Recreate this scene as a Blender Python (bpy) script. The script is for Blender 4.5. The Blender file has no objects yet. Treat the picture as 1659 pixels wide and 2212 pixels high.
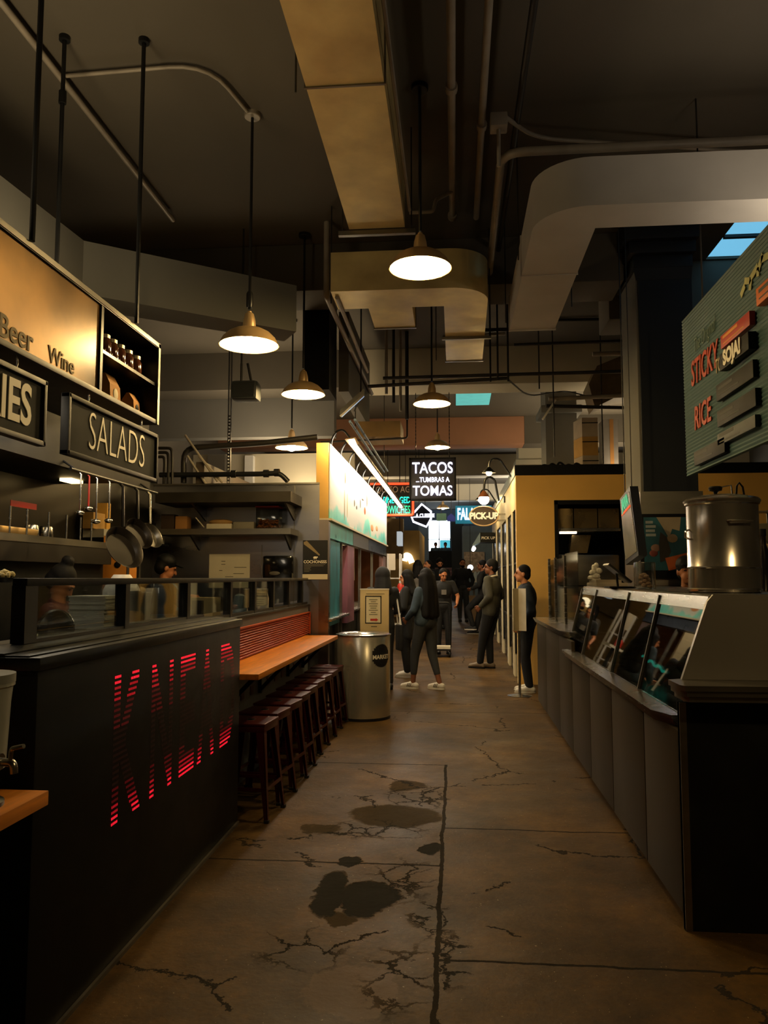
import bpy, bmesh, math, random
from mathutils import Vector, Matrix, Euler
random.seed(7)
R = math.radians
SC = bpy.context.scene
COL = SC.collection
# ------------------------------------------------------------------ camera
F, W, H = 1700.0, 1659, 2212
EYE = Vector((0, 0, 1.55))
PITCH = math.atan(142 / F)
YAW = math.atan(153.5 / F * math.cos(PITCH))
cd = bpy.data.cameras.new('camera')
cam = bpy.data.objects.new('camera', cd)
COL.objects.link(cam)
cam.location = EYE
cam.rotation_euler = (R(90) + PITCH, 0, YAW)
cd.sensor_fit = 'VERTICAL'
cd.sensor_height = 36.0
cd.lens = F / H * 36.0
cd.clip_end = 200
SC.camera = cam
# ------------------------------------------------------------------ light levels
EXPOSURE = 0.0
BULB = 500.0          # pendant bulbs
STRIP = 75.0          # linear light over the white fascia
SKY = 1.5
vs = SC.view_settings
vs.view_transform = 'Standard'
vs.look = 'None'
vs.gamma = 1.0
vs.exposure = EXPOSURE
vs.use_curve_mapping = False
SC.display_settings.display_device = 'sRGB'
cy = SC.cycles
cy.max_bounces = 6
cy.diffuse_bounces = 4
cy.glossy_bounces = 4
cy.transparent_max_bounces = 12
cy.transmission_bounces = 4
cy.sample_clamp_indirect = 3.0
cy.use_denoising = True
cy.use_adaptive_sampling = True
cy.adaptive_threshold = 0.03
wd = bpy.data.worlds.new('sky')
SC.world = wd
wd.use_nodes = True
wn = wd.node_tree.nodes
bg = wn['Background']
bg.inputs[0].default_value = (0.22, 0.52, 0.72, 1)
bg.inputs[1].default_value = SKY



def wash(x, y, z, sx, sy, watts, col=(1.0, .78, .48), up=True):
    # added unseen area lights that brighten the ceiling and stalls, with no fixture
    ld = bpy.data.lights.new('roof_uplight', 'AREA')
    ld.shape = 'RECTANGLE'
    ld.size, ld.size_y, ld.energy, ld.color = sx, sy, watts, col
    o = bpy.data.objects.new('roof_uplight', ld)
    COL.objects.link(o)
    o.location = (x, y, z)
    o.rotation_euler = (R(180), 0, 0) if up else (0, 0, 0)


wash(-2.3, 3.6, 3.16, .3, 2.4, 27, (1, .76, .42))
wash(2.3, 4.2, 3.5, .3, 2.6, 15, (1, .82, .6))
wash(-2.9, 12.5, 3.12, .5, 6, 80)
wash(-2.6, 10.4, 2.68, .8, 2.2, 16)
wash(-2.3, 3.9, 2.56, .3, 2.4, 15, (1, .84, .6), False)      # added unseen light under the hanging cabinet, for the worktop
wash(3.2, 15, 3.3, 1.5, 5, 120)
wash(-2.6, 25, 3.2, 1, 3, 260)
wash(2.4, 25, 3.3, 1, 5, 260, (1, .9, .75))
wash(0, 33, 3.9, 1, 3, 300, (.8, .92, 1))
# ------------------------------------------------------------------ helpers
_r = Vector((math.cos(YAW), math.sin(YAW), 0))
_c = Vector((-math.sin(YAW) * math.cos(PITCH), math.cos(YAW) * math.cos(PITCH), math.sin(PITCH)))
_u = _r.cross(_c)


def at(px, py, X=None, Y=None, Z=None):
    """the point of the place where the sight line of photo pixel px,py meets the plane X, Y or Z"""
    d = _c * F + _r * (px - W / 2) + _u * (H / 2 - py)
    if X is not None:
        t = (X - EYE.x) / d.x
    elif Y is not None:
        t = (Y - EYE.y) / d.y
    else:
        t = (Z - EYE.z) / d.z
    return EYE + d * t


def gz(y):
    return 0.0 if y < 10.5 else 0.027 * (min(y, 36) - 10.5)


def srgb(h):
    if isinstance(h, str):
        h = h.lstrip('#')
        c = [int(h[i:i + 2], 16) / 255 for i in (0, 2, 4)]
        return tuple(x / 12.92 if x <= 0.04045 else ((x + 0.055) / 1.055) ** 2.4 for x in c) + (1,)
    return tuple(h) + (1,)


_mats = {}


def mat(name, col='808080', rough=0.6, metal=0.0, var=0.12, scale=6.0, bump=0.0, emit=None, es=0.0, stretch=None, spec=0.5, rvar=0.1, coat=0.0, aniso=0.0):
    if name in _mats:
        return _mats[name]
    m = bpy.data.materials.new(name)
    m.use_nodes = True
    nt = m.node_tree
    N, L = nt.nodes, nt.links
    b = N['Principled BSDF']
    c = srgb(col)
    tc = N.new('ShaderNodeTexCoord')
    mp = N.new('ShaderNodeMapping')
    if stretch:
        mp.inputs['Scale'].default_value = stretch
    L.new(tc.outputs['Object'], mp.inputs[0])
    nz = N.new('ShaderNodeTexNoise')
    nz.inputs['Scale'].default_value = scale
    nz.inputs['Detail'].default_value = 5
    L.new(mp.outputs[0], nz.inputs[0])
    rp = N.new('ShaderNodeValToRGB')
    rp.color_ramp.elements[0].position = 0.3
    rp.color_ramp.elements[1].position = 0.72
    rp.color_ramp.elements[0].color = tuple(max(0, x * (1 - var)) for x in c[:3]) + (1,)
    rp.color_ramp.elements[1].color = tuple(min(1, x * (1 + var)) for x in c[:3]) + (1,)
    L.new(nz.outputs['Fac'], rp.inputs[0])
    L.new(rp.outputs[0], b.inputs['Base Color'])
    mr = N.new('ShaderNodeMapRange')
    mr.inputs['To Min'].default_value = max(0.02, rough - rvar)
    mr.inputs['To Max'].default_value = min(1, rough + rvar)
    L.new(nz.outputs['Fac'], mr.inputs[0])
    L.new(mr.outputs[0], b.inputs['Roughness'])
    b.inputs['Metallic'].default_value = metal
    b.inputs['Specular IOR Level'].default_value = spec
    b.inputs['Coat Weight'].default_value = coat
    if aniso:
        tg = N.new('ShaderNodeTangent')
        tg.direction_type = 'RADIAL'
        tg.axis = 'Z'
        L.new(tg.outputs[0], b.inputs['Tangent'])
        b.inputs['Anisotropic'].default_value = aniso
    if bump:
        bp = N.new('ShaderNodeBump')
        bp.inputs['Strength'].default_value = bump
        bp.inputs['Distance'].default_value = 0.01
        L.new(nz.outputs['Fac'], bp.inputs['Height'])
        L.new(bp.outputs[0], b.inputs['Normal'])
    if emit:
        b.inputs['Emission Color'].default_value = srgb(emit)
        b.inputs['Emission Strength'].default_value = es
    _mats[name] = m
    return m


def glass(name, tint='ffffff', refl=0.12, rough=0.02):
    if name in _mats:
        return _mats[name]
    m = bpy.data.materials.new(name)
    m.use_nodes = True
    N, L = m.node_tree.nodes, m.node_tree.links
    for n in list(N):
        N.remove(n)
    o = N.new('ShaderNodeOutputMaterial')
    mx = N.new('ShaderNodeMixShader')
    t = N.new('ShaderNodeBsdfTransparent')
    g = N.new('ShaderNodeBsdfGlossy')
    t.inputs[0].default_value = srgb(tint)
    g.inputs['Roughness'].default_value = rough
    lw = N.new('ShaderNodeLayerWeight')
    lw.inputs[0].default_value = 0.35
    nz = N.new('ShaderNodeTexNoise')
    nz.inputs['Scale'].default_value = 3
    mm = N.new('ShaderNodeMath')
    mm.operation = 'MULTIPLY_ADD'
    mm.inputs[1].default_value = 0.5
    mm.inputs[2].default_value = refl
    L.new(lw.outputs['Fresnel'], mm.inputs[0])
    m2 = N.new('ShaderNodeMath')
    m2.operation = 'MULTIPLY_ADD'
    m2.inputs[1].default_value = 0.05
    L.new(nz.outputs['Fac'], m2.inputs[0])
    L.new(mm.outputs[0], m2.inputs[2])
    m2.use_clamp = True
    L.new(m2.outputs[0], mx.inputs[0])
    L.new(t.outputs[0], mx.inputs[1])
    L.new(g.outputs[0], mx.inputs[2])
    L.new(mx.outputs[0], o.inputs[0])
    _mats[name] = m
    return m


def wmat(o):
    M = Matrix.LocRotScale(o.location, o.rotation_euler, o.scale)
    return wmat(o.parent) @ M if o.parent else M


def frame(o, x, y):
    x, y = Vector(x).normalized(), Vector(y).normalized()
    z = x.cross(y)
    M = Matrix((x, y, z)).transposed().to_4x4()
    M.translation = Vector(o)
    return M


XL, XR, XC = ((0, 1, 0), (0, 0, 1)), ((0, -1, 0), (0, 0, 1)), ((1, 0, 0), (0, 0, 1))   # faces +X, -X, the camera end


class MB:
    def __init__(s):
        s.bm = bmesh.new()

    def _add(s, vs_, fs, M=None):
        v = [s.bm.verts.new((M @ Vector(p)) if M else p) for p in vs_]
        out = []
        for f in fs:
            try:
                out.append(s.bm.faces.new([v[i] for i in f]))
            except ValueError:
                pass
        return v, out

    def box(s, x0, x1, y0, y1, z0, z1, bev=0.0, M=None):
        x0, x1 = sorted((x0, x1)); y0, y1 = sorted((y0, y1)); z0, z1 = sorted((z0, z1))
        p = [(x, y, z) for z in (z0, z1) for y in (y0, y1) for x in (x0, x1)]
        v, f = s._add(p, [(0, 2, 3, 1), (4, 5, 7, 6), (0, 1, 5, 4), (2, 6, 7, 3), (0, 4, 6, 2), (1, 3, 7, 5)], M)
        if bev:
            e = set(e for q in f for e in q.edges)
            bmesh.ops.bevel(s.bm, geom=list(e), offset=min(bev, 0.45 * min(x1 - x0, y1 - y0, z1 - z0)), segments=2, profile=0.6, affect='EDGES')
        return s

    def bar(s, p, q, w, h=None, up=(0, 0, 1), bev=0.0):
        p, q = Vector(p), Vector(q)
        d = (q - p)
        ln = d.length
        d.normalize()
        up = Vector(up)
        if abs(d.dot(up)) > 0.98:
            up = Vector((0, 1, 0))
        x = d.cross(up).normalized()
        z = x.cross(d)
        M = Matrix((x, d, z)).transposed().to_4x4()
        M.translation = p
        h = h or w
        return s.box(-w / 2, w / 2, 0, ln, -h / 2, h / 2, bev, M)

    def tube(s, pts, r, n=8, closed=False, fillet=0.0):
        pts = [Vector(p) for p in pts]
        if fillet and len(pts) > 2:
            out = [pts[0]]
            for i in range(1, len(pts) - 1):
                a, b, c = pts[i - 1], pts[i], pts[i + 1]
                f = min(fillet, (a - b).length * .49, (c - b).length * .49)
                p0 = b + (a - b).normalized() * f
                p2 = b + (c - b).normalized() * f
                for k in range(6):
                    t = k / 5
                    out.append(p0 * (1 - t) ** 2 + b * 2 * t * (1 - t) + p2 * t * t)
            pts = out + [pts[-1]]
        m = len(pts)
        rr = r if isinstance(r, (list, tuple)) else [r] * m
        rings = []
        prev = None
        for i, p in enumerate(pts):
            if closed:
                d = pts[(i + 1) % m] - pts[i - 1]
            else:
                d = pts[min(i + 1, m - 1)] - pts[max(i - 1, 0)]
            d.normalize()
            if prev is None:
                a = Vector((0, 0, 1)) if abs(d.z) < 0.9 else Vector((1, 0, 0))
                x = d.cross(a).normalized()
            else:
                x = (prev - d * prev.dot(d)).normalized()
            prev = x
            y = d.cross(x)
            rings.append([s.bm.verts.new(p + x * (rr[i] * math.cos(2 * math.pi * k / n)) + y * (rr[i] * math.sin(2 * math.pi * k / n))) for k in range(n)])
        for i in range(m if closed else m - 1):
            a, b = rings[i], rings[(i + 1) % m]
            for k in range(n):
                s.bm.faces.new((a[k], a[(k + 1) % n], b[(k + 1) % n], b[k]))
        if not closed:
            s.bm.faces.new(rings[0][::-1])
            s.bm.faces.new(rings[-1])
        return s

    def lathe(s, prof, c=(0, 0, 0), n=24, M=None, caps=True):
        c = Vector(c)
        rings = []
        for r, z in prof:
            ring = []
            for k in range(n):
                a = 2 * math.pi * k / n
                p = Vector((c.x + r * math.cos(a), c.y + r * math.sin(a), c.z + z))
                ring.append(s.bm.verts.new(M @ p if M else p))
            rings.append(ring)
        for a, b in zip(rings, rings[1:]):
            for k in range(n):
                s.bm.faces.new((a[k], a[(k + 1) % n], b[(k + 1) % n], b[k]))
        if caps:
            if prof[0][0] > 1e-4:
                s.bm.faces.new(rings[0][::-1])
            if prof[-1][0] > 1e-4:
                s.bm.faces.new(rings[-1])
        return s

    def ell(s, c, r, M=None, u=16, v=10):
        if not isinstance(r, (tuple, list)):
            r = (r, r, r)
        T = Matrix.Translation(c) @ Matrix.Diagonal((r[0], r[1], r[2], 1))
        if M:
            T = M @ T
        bmesh.ops.create_uvsphere(s.bm, u_segments=u, v_segments=v, radius=1, matrix=T)
        return s

    def cap(s, p, q, r0, r1=None, n=12):
        r1 = r0 if r1 is None else r1
        p, q = Vector(p), Vector(q)
        s.ell(p, r0, u=n, v=8)
        s.ell(q, r1, u=n, v=8)
        if (q - p).length > 1e-4:
            s.tube([p, q], [r0, r1], n)
        return s

    def prism(s, pts, ext):
        ext = Vector(ext)
        a = [Vector(p) for p in pts]
        n = len(a)
        vs_ = a + [p + ext for p in a]
        fs = [tuple(range(n))[::-1], tuple(range(n, 2 * n))] + [(i, (i + 1) % n, n + (i + 1) % n, n + i) for i in range(n)]
        s._add(vs_, fs)
        return s

    def text(s, body, size, M, depth=0.004, bold=0.0, sx=1.0, align='CENTER', shear=0.0, bevel=0.0, res=4):
        cu = bpy.data.curves.new('lettering', 'FONT')
        cu.body = body
        cu.size = size
        cu.extrude = depth
        cu.offset = bold
        cu.shear = shear
        cu.bevel_depth = bevel
        cu.resolution_u = res
        cu.align_x = align
        cu.align_y = 'CENTER'
        o = bpy.data.objects.new('lettering', cu)
        COL.objects.link(o)
        dg = bpy.context.evaluated_depsgraph_get()
        me = bpy.data.meshes.new_from_object(o.evaluated_get(dg))
        T = M @ Matrix.Diagonal((sx, 1, 1, 1))
        me.transform(T)
        s.bm.from_mesh(me)
        bpy.data.objects.remove(o)
        bpy.data.curves.remove(cu)
        bpy.data.meshes.remove(me)
        return s

    def build(s, name, m, parent=None, smooth=True, ang=38):
        me = bpy.data.meshes.new(name)
        bmesh.ops.recalc_face_normals(s.bm, faces=s.bm.faces)
        s.bm.to_mesh(me)
        s.bm.free()
        return link(name, me, m, parent, smooth, ang)


def link(name, me, m, parent=None, smooth=True, ang=38):
    o = bpy.data.objects.new(name, me)
    COL.objects.link(o)
    me.materials.clear()
    me.materials.append(m)
    if smooth and len(me.polygons):
        me.polygons.foreach_set('use_smooth', [True] * len(me.polygons))
        me.set_sharp_from_angle(angle=R(ang))
    if parent:
        me.transform(wmat(parent).inverted())
        o.parent = parent
    elif len(me.vertices):
        xs = [v.co for v in me.vertices]
        c = Vector(((min(v.x for v in xs) + max(v.x for v in xs)) / 2, (min(v.y for v in xs) + max(v.y for v in xs)) / 2, min(v.z for v in xs)))
        me.transform(Matrix.Translation(-c))
        o.location = c
    return o


def tag(o, label=None, cat=None, group=None, kind=None):
    if label: o['label'] = label
    if cat: o['category'] = cat
    if group: o['group'] = group
    if kind: o['kind'] = kind
    return o


def thing(name, label, cat, loc=(0, 0, 0), rz=0.0, group=None):
    o = bpy.data.objects.new(name, None)
    o.empty_display_size = 0.1
    COL.objects.link(o)
    o.location = loc
    o.rotation_euler = (0, 0, rz)
    return tag(o, label, cat, group)


def struct(name, mb, m, label=None, smooth=True):
    return tag(mb.build(name, m, None, smooth), label, None, None, 'structure')


def dup(root, loc, rz=None, label=None, sc=None):
    r = root.copy()
    COL.objects.link(r)
    r.location = loc
    if rz is not None:
        r.rotation_euler = (0, 0, rz)
    if sc:
        r.scale = sc if isinstance(sc, tuple) else (sc, sc, sc)
    if label:
        r['label'] = label
    kids = [o for o in bpy.data.objects if o.parent == root]
    for ch in kids:
        c = ch.copy()
        COL.objects.link(c)
        c.parent = r
        for g in [o for o in bpy.data.objects if o.parent == ch]:
            d = g.copy()
            COL.objects.link(d)
            d.parent = c
    return r


# ------------------------------------------------------------------ materials
BLACK = mat('black_paint', '08090a', 0.6, var=0.2, spec=.2)
BLACKM = mat('black_metal', '1b1c1e', 0.38, 0.3, var=0.2)
STEEL = mat('stainless', 'b9b7b2', 0.26, 1.0, var=0.08, scale=3, stretch=(1, 1, 14), rvar=0.07)
STEELD = mat('stainless_dull', '8d8a84', 0.36, 1.0, var=0.15, scale=2, stretch=(1, 1, 5))
GALV = mat('galvanised', 'ecd094', 0.42, 0.55, var=0.3, scale=2.2, rvar=0.16)
DUCTP = mat('painted_duct', 'c6c2bc', 0.55, 0.1, var=0.1, scale=2)
PIPE = mat('pipe_paint', '9a9184', 0.5, 0.1, var=0.15)
PIPED = mat('pipe_dark', '2a2724', 0.5, 0.2, var=0.2)
CEIL = mat('ceiling_paint', '565046', 0.85, var=0.16, scale=0.7, bump=0.1)
BEAM = mat('beam_paint', '585248', 0.85, var=0.15, scale=0.8, bump=0.1)
CREAM = mat('cream_paint', 'c9bfa6', 0.75, var=0.06, scale=1.5)
GREYW = mat('grey_paint', '6c6a64', 0.8, var=0.08, scale=1.2)
YELLOW = mat('yellow_paint', 'eab85e', 0.75, var=0.07, scale=1.5)
NAVY = mat('navy_paint', '0f161f', 0.7, var=0.12, scale=1.5)
SLATE = mat('slate_paint', '6e8096', 0.75, var=0.12, scale=1.5)
RUST = mat('rust_paint', 'a8785a', 0.8, var=0.12, scale=1.2)
WOOD = mat('butcher_block', 'd08024', 0.38, var=0.25, scale=3, stretch=(14, 1.2, 14))
MAROON = mat('maroon_metal', '4c1416', 0.36, 0.25, var=0.15)
ORANGE = mat('orange_panel', 'b84a1e', 0.5, 0.1, var=0.1)
WHITEP = mat('white_paint', 'd9d6cf', 0.6, var=0.05)
PAPER = mat('paper', 'd8cfb8', 0.8, var=0.05)
CARD = mat('cardboard', 'a9783f', 0.8, var=0.12)
CHALK = mat('chalkboard', '10110f', 0.8, var=0.2, spec=.2)
LETW = mat('white_lettering', 'efe9da', 0.6, var=0.04)
SHADE = mat('shade_enamel', 'c4a474', 0.42, 0.35, var=0.15)
REFL = mat('white_enamel', 'e9e6df', 0.6, var=0.03)
BULBM = mat('lamp_bulb', 'fff4e0', 0.5, emit='ffd890', es=BULB)
GLASS = glass('clear_glass', 'e8eeee', 0.03)
GLASSC = glass('case_glass', 'c9d0cc', 0.2)
ACRYL = glass('acrylic', 'd4d6d2', 0.06, 0.08)
NEONW = mat('neon_white', 'ffffff', 0.5, emit='e8e6ff', es=3.2)
NEONR = mat('neon_red', 'ff5030', 0.5, emit='ff4020', es=2.6)
NEONT = mat('neon_teal', '30f0d0', 0.5, emit='28e8c8', es=1.8)
NEONG = mat('neon_green', '30e0a0', 0.5, emit='20d890', es=1.2)
PLAST = mat('clear_plastic', 'b8b4a8', 0.35, var=0.1)
BROWNG = mat('brown_jar', '4a2414', 0.15, var=0.2, coat=0.6)
RED = mat('red_paint', 'b0281c', 0.45, var=0.1)
# ------------------------------------------------------------------ floor
def floor_material():
    m = bpy.data.materials.new('worn_concrete')
    m.use_nodes = True
    N, L = m.node_tree.nodes, m.node_tree.links
    b = N['Principled BSDF']
    b.inputs['Specular IOR Level'].default_value = .12
    g = N.new('ShaderNodeNewGeometry')
    P = g.outputs['Position']

    def math_(op, a, b_=None, c=None, clamp=False):
        n = N.new('ShaderNodeMath')
        n.operation = op
        n.use_clamp = clamp
        for i, v in enumerate((a, b_, c)):
            if v is None:
                continue
            if isinstance(v, (int, float)):
                n.inputs[i].default_value = v
            else:
                L.new(v, n.inputs[i])
        return n.outputs[0]

    def noise(scale, det=5, vec=None, out='Fac', rough=0.6):
        n = N.new('ShaderNodeTexNoise')
        n.inputs['Scale'].default_value = scale
        n.inputs['Detail'].default_value = det
        n.inputs['Roughness'].default_value = rough
        L.new(vec or P, n.inputs[0])
        return n.outputs[out]

    def vmath(op, a, b_):
        n = N.new('ShaderNodeVectorMath')
        n.operation = op
        for i, v in enumerate((a, b_)):
            if isinstance(v, (tuple, list)):
                n.inputs[i].default_value = v
            else:
                L.new(v, n.inputs[i])
        return n

    def mix(f, a, b_):
        n = N.new('ShaderNodeMix')
        n.data_type = 'RGBA'
        for i, v in ((0, f), (6, a), (7, b_)):
            if isinstance(v, (tuple, list, float)):
                n.inputs[i].default_value = v
            else:
                L.new(v, n.inputs[i])
        return n.outputs[2]

    wob = vmath('SUBTRACT', noise(3.2, 6, out='Color', rough=0.7), (0.5, 0.5, 0.5)).outputs[0]
    wv = N.new('ShaderNodeVectorMath')
    wv.operation = 'SCALE'
    wv.inputs['Scale'].default_value = 0.27
    L.new(wob, wv.inputs[0])
    D = vmath('ADD', P, wv.outputs[0]).outputs[0]
    # base colour: stained concrete
    rp = N.new('ShaderNodeValToRGB')
    e = rp.color_ramp.elements
    e[0].position, e[0].color = 0.28, srgb('20180c')
    e[1].position, e[1].color = 0.75, srgb('78592a')
    x = e.new(0.5)
    x.color = srgb('4c381b')
    L.new(noise(1.1, 10, rough=0.72), rp.inputs[0])
    col = rp.outputs[0]
    fine = noise(38, 4)
    col = mix(math_('MULTIPLY', math_('SUBTRACT', fine, 0.35, clamp=True), 0.9), col, srgb('2e271e'))
    spk = math_('GREATER_THAN', noise(60, 2), 0.72)
    col = mix(math_('MULTIPLY', spk, 0.6), col, srgb('a89878'))

    def blob(px, py, hw, hh, edge=0.12):
        c = at(px, py, Z=0)
        a = at(px + hw, py, Z=0)
        t = at(px, py - hh, Z=0)
        d = vmath('SUBTRACT', D, (c.x, c.y, 0)).outputs[0]
        s = vmath('DIVIDE', d, (abs(a.x - c.x), abs(t.y - c.y), 1000.0)).outputs[0]
        n = N.new('ShaderNodeVectorMath')
        n.operation = 'LENGTH'
        L.new(s, n.inputs[0])
        return math_('DIVIDE', math_('SUBTRACT', 1.0, n.outputs['Value']), edge, clamp=True)

    def mx(*a):
        r = a[0]
        for q in a[1:]:
            r = math_('MAXIMUM', r, q)
        return r

    rim = None
    dark = mx(blob(710, 1930, 40, 48), blob(800, 1938, 66, 36), blob(757, 1862, 28, 12), blob(930, 1832, 26, 14))
    mid = mx(blob(852, 1762, 106, 24), blob(876, 1697, 36, 11), blob(740, 1980, 42, 16), blob(690, 1790, 46, 12))
    pale = blob(765, 2142, 104, 62)
    broken = mx(blob(980, 2070, 48, 70, 0.5), blob(650, 2050, 110, 60, 0.5), blob(930, 1985, 60, 50, 0.5), blob(820, 1790, 130, 24, 0.5), blob(900, 1720, 80, 30, 0.5), blob(860, 2110, 90, 90, 0.6), blob(870, 1900, 80, 50, 0.6))
    # cracks around the patches
    vo = N.new('ShaderNodeTexVoronoi')
    vo.feature = 'DISTANCE_TO_EDGE'
    vo.inputs['Scale'].default_value = 5.5
    L.new(D, vo.inputs[0])
    ck = math_('LESS_THAN', vo.outputs['Distance'], math_('MULTIPLY', noise(4, 3), 0.075))
    vo2 = N.new('ShaderNodeTexVoronoi')
    vo2.feature = 'DISTANCE_TO_EDGE'
    vo2.inputs['Scale'].default_value = 0.8
    L.new(D, vo2.inputs[0])
    ck2 = math_('MULTIPLY', math_('LESS_THAN', vo2.outputs['Distance'], 0.006), math_('GREATER_THAN', noise(1.1, 2), 0.5))
    crack = mx(math_('MULTIPLY', ck, broken), ck2)
    col = mix(math_('MULTIPLY', broken, 0.35), col, srgb('26221b'))
    col = mix(math_('MULTIPLY', mid, 0.8), col, srgb('352d22'))
    col = mix(math_('MULTIPLY', pale, 0.7), col, srgb('5c4832'))
    col = mix(dark, col, srgb('1d1b18'))
    # saw-cut joints
    sp = N.new('ShaderNodeSeparateXYZ')
    L.new(P, sp.inputs[0])
    sd = N.new('ShaderNodeSeparateXYZ')
    jw = N.new('ShaderNodeVectorMath')
    jw.operation = 'SCALE'
    jw.inputs['Scale'].default_value = 0.05
    L.new(wob, jw.inputs[0])
    L.new(vmath('ADD', P, jw.outputs[0]).outputs[0], sd.inputs[0])
    seam = math_('LESS_THAN', math_('ABSOLUTE', math_('ADD', sd.outputs[0], 0.085)), 0.011)
    seam = math_('MULTIPLY', seam, math_('LESS_THAN', sp.outputs[1], 6.72))
    left = math_('LESS_THAN', sp.outputs[0], -0.085)
    right = math_('SUBTRACT', 1.0, left)
    js = [seam]
    for yy, side in ((4.4, left), (6.7, left), (3.35, right), (5.05, right), (9.3, None), (12.5, None), (17, None)):
        j = math_('LESS_THAN', math_('ABSOLUTE', math_('SUBTRACT', sd.outputs[1], yy)), 0.009)
        js.append(math_('MULTIPLY', j, side) if side else j)
    seam = mx(*js)
    lines = mx(crack, seam)
    col = mix(math_('MULTIPLY', lines, 0.88), col, srgb('14120f'))
    L.new(col, b.inputs['Base Color'])
    rr = math_('MULTIPLY_ADD', noise(1.6, 6), 0.4, 0.34)
    L.new(math_('ADD', rr, math_('MULTIPLY', mx(lines, dark, mid), 0.35)), b.inputs['Roughness'])
    bp = N.new('ShaderNodeBump')
    bp.inputs['Strength'].default_value = 0.5
    bp.inputs['Distance'].default_value = 0.012
    hgt = math_('SUBTRACT', math_('MULTIPLY_ADD', fine, 0.25, noise(5, 4)), math_('MULTIPLY', mx(lines, dark), 0.8))
    L.new(hgt, bp.inputs['Height'])
    L.new(bp.outputs[0], b.inputs['Normal'])
    return m


mb = MB()
ys = [-3.0, 10.5, 36, 43]
for a, c in zip(ys, ys[1:]):
    mb._add([(-5.2, a, gz(a)), (8, a, gz(a)), (8, c, gz(c)), (-5.2, c, gz(c)), (-5.2, a, gz(a) - .2), (8, a, gz(a) - .2), (8, c, gz(c) - .2), (-5.2, c, gz(c) - .2)],
            [(0, 1, 2, 3), (7, 6, 5, 4), (0, 4, 5, 1), (2, 6, 7, 3), (1, 5, 6, 2), (0, 3, 7, 4)])
bmesh.ops.remove_doubles(mb.bm, verts=mb.bm.verts, dist=1e-4)
struct('floor', mb, floor_material(), 'worn brown concrete floor with dark patches and cracks', smooth=False)

# ------------------------------------------------------------------ ceiling, walls, beams, columns
CZ = 5.0
SX0, SX1, SY0, SY1 = 2.74, 4.0, 6.6, 8.58          # the skylight opening
mb = MB()
mb.box(-5.2, SX0, -3, 43, CZ, CZ + .03)
mb.box(SX1, 8, -3, 43, CZ, CZ + .03)
mb.box(SX0, SX1, -3, SY0, CZ, CZ + .03)
mb.box(SX0, SX1, SY1, 43, CZ, CZ + .03)
struct('ceiling', mb, CEIL, 'warm grey painted concrete ceiling', False)
for nm, b_, m in (('wall_left', (-5.4, -5.2, -3, 43, -.2, CZ), BEAM), ('wall_right', (8, 8.2, -3, 43, -.2, CZ), GREYW),
                  ('wall_near', (-5.2, 8, -3.2, -3, -.2, CZ), BEAM)):
    struct(nm, MB().box(*b_), m)
mb = MB()
wx0, wx1, wz0, wz1, WY = -1.36, -.24, 2.86, 4.46, 40.0
mb.box(-5.2, wx0, WY, WY + .3, 0, CZ).box(wx1, 8, WY, WY + .3, 0, CZ).box(wx0, wx1, WY, WY + .3, 0, wz0).box(wx0, wx1, WY, WY + .3, wz1, CZ)
struct('wall_far', mb, SLATE)
w1 = tag(MB().box(wx0, wx1, WY + .2, WY + .26, wz0, wz1).build('window_1', mat('bright_daylight', 'ffffff', emit='e6f4ff', es=7)), 'bright daylit window at the far end of the aisle', None, None, 'structure')
mb = MB()
mb.box(-.82, -.78, WY + .1, WY + .2, wz0, wz1).box(wx0, wx1, WY + .1, WY + .2, wz0 + .62, wz0 + .66)
mb.build('window_frame', BLACKM, w1)
MB().box(-.76, wx1, WY + .15, WY + .19, wz0, wz0 + .6).build('pane', mat('teal_pane', '50c0d0', emit='58c8dc', es=.8), w1)

# skylight: glazing bars and pane in the opening at upper right
sk = tag(MB().box(SX0, SX1, SY0, SY1, CZ + .012, CZ + .02).build('window_2', glass('skylight_glass', 'e8f4f8', -.3)), 'blue skylight in the ceiling beside the dark column', None, None, 'structure')
mb = MB()
for x in (3.25, 3.7):
    mb.box(x - .03, x + .03, SY0, SY1, CZ - .02, CZ + .01)
for y in (7.2, 8.0):
    mb.box(SX0, SX1, y - .025, y + .025, CZ - .02, CZ + .01)
mb.build('window_frame', BLACKM, sk)
for i, b_ in enumerate([(-5.2, 1.70, 7.8, 8.4, 4.5, CZ), (1.70, 8, 8.6, 9.2, 4.37, CZ), (-1.5, 8, 11.6, 12.2, 4.42, CZ), (-5.2, 1.5, 16.8, 17.4, 4.4, CZ), (-5.2, 8, 22, 22.6, 4.4, CZ), (-5.2, 8, 29, 29.6, 4.4, CZ)]):
    struct('ceiling_beam', MB().box(*b_, bev=.02), RUST if i in (3,) else CREAM if i > 1 else BEAM, ['dark concrete beam across the ceiling beyond the first pendants', 'brown beam right of the dark column under the skylight', 'beam behind the elbow duct', 'reddish beam above the hanging taco sign', 'pale beam further down the aisle', 'last beam before the far wall'][i])

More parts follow.
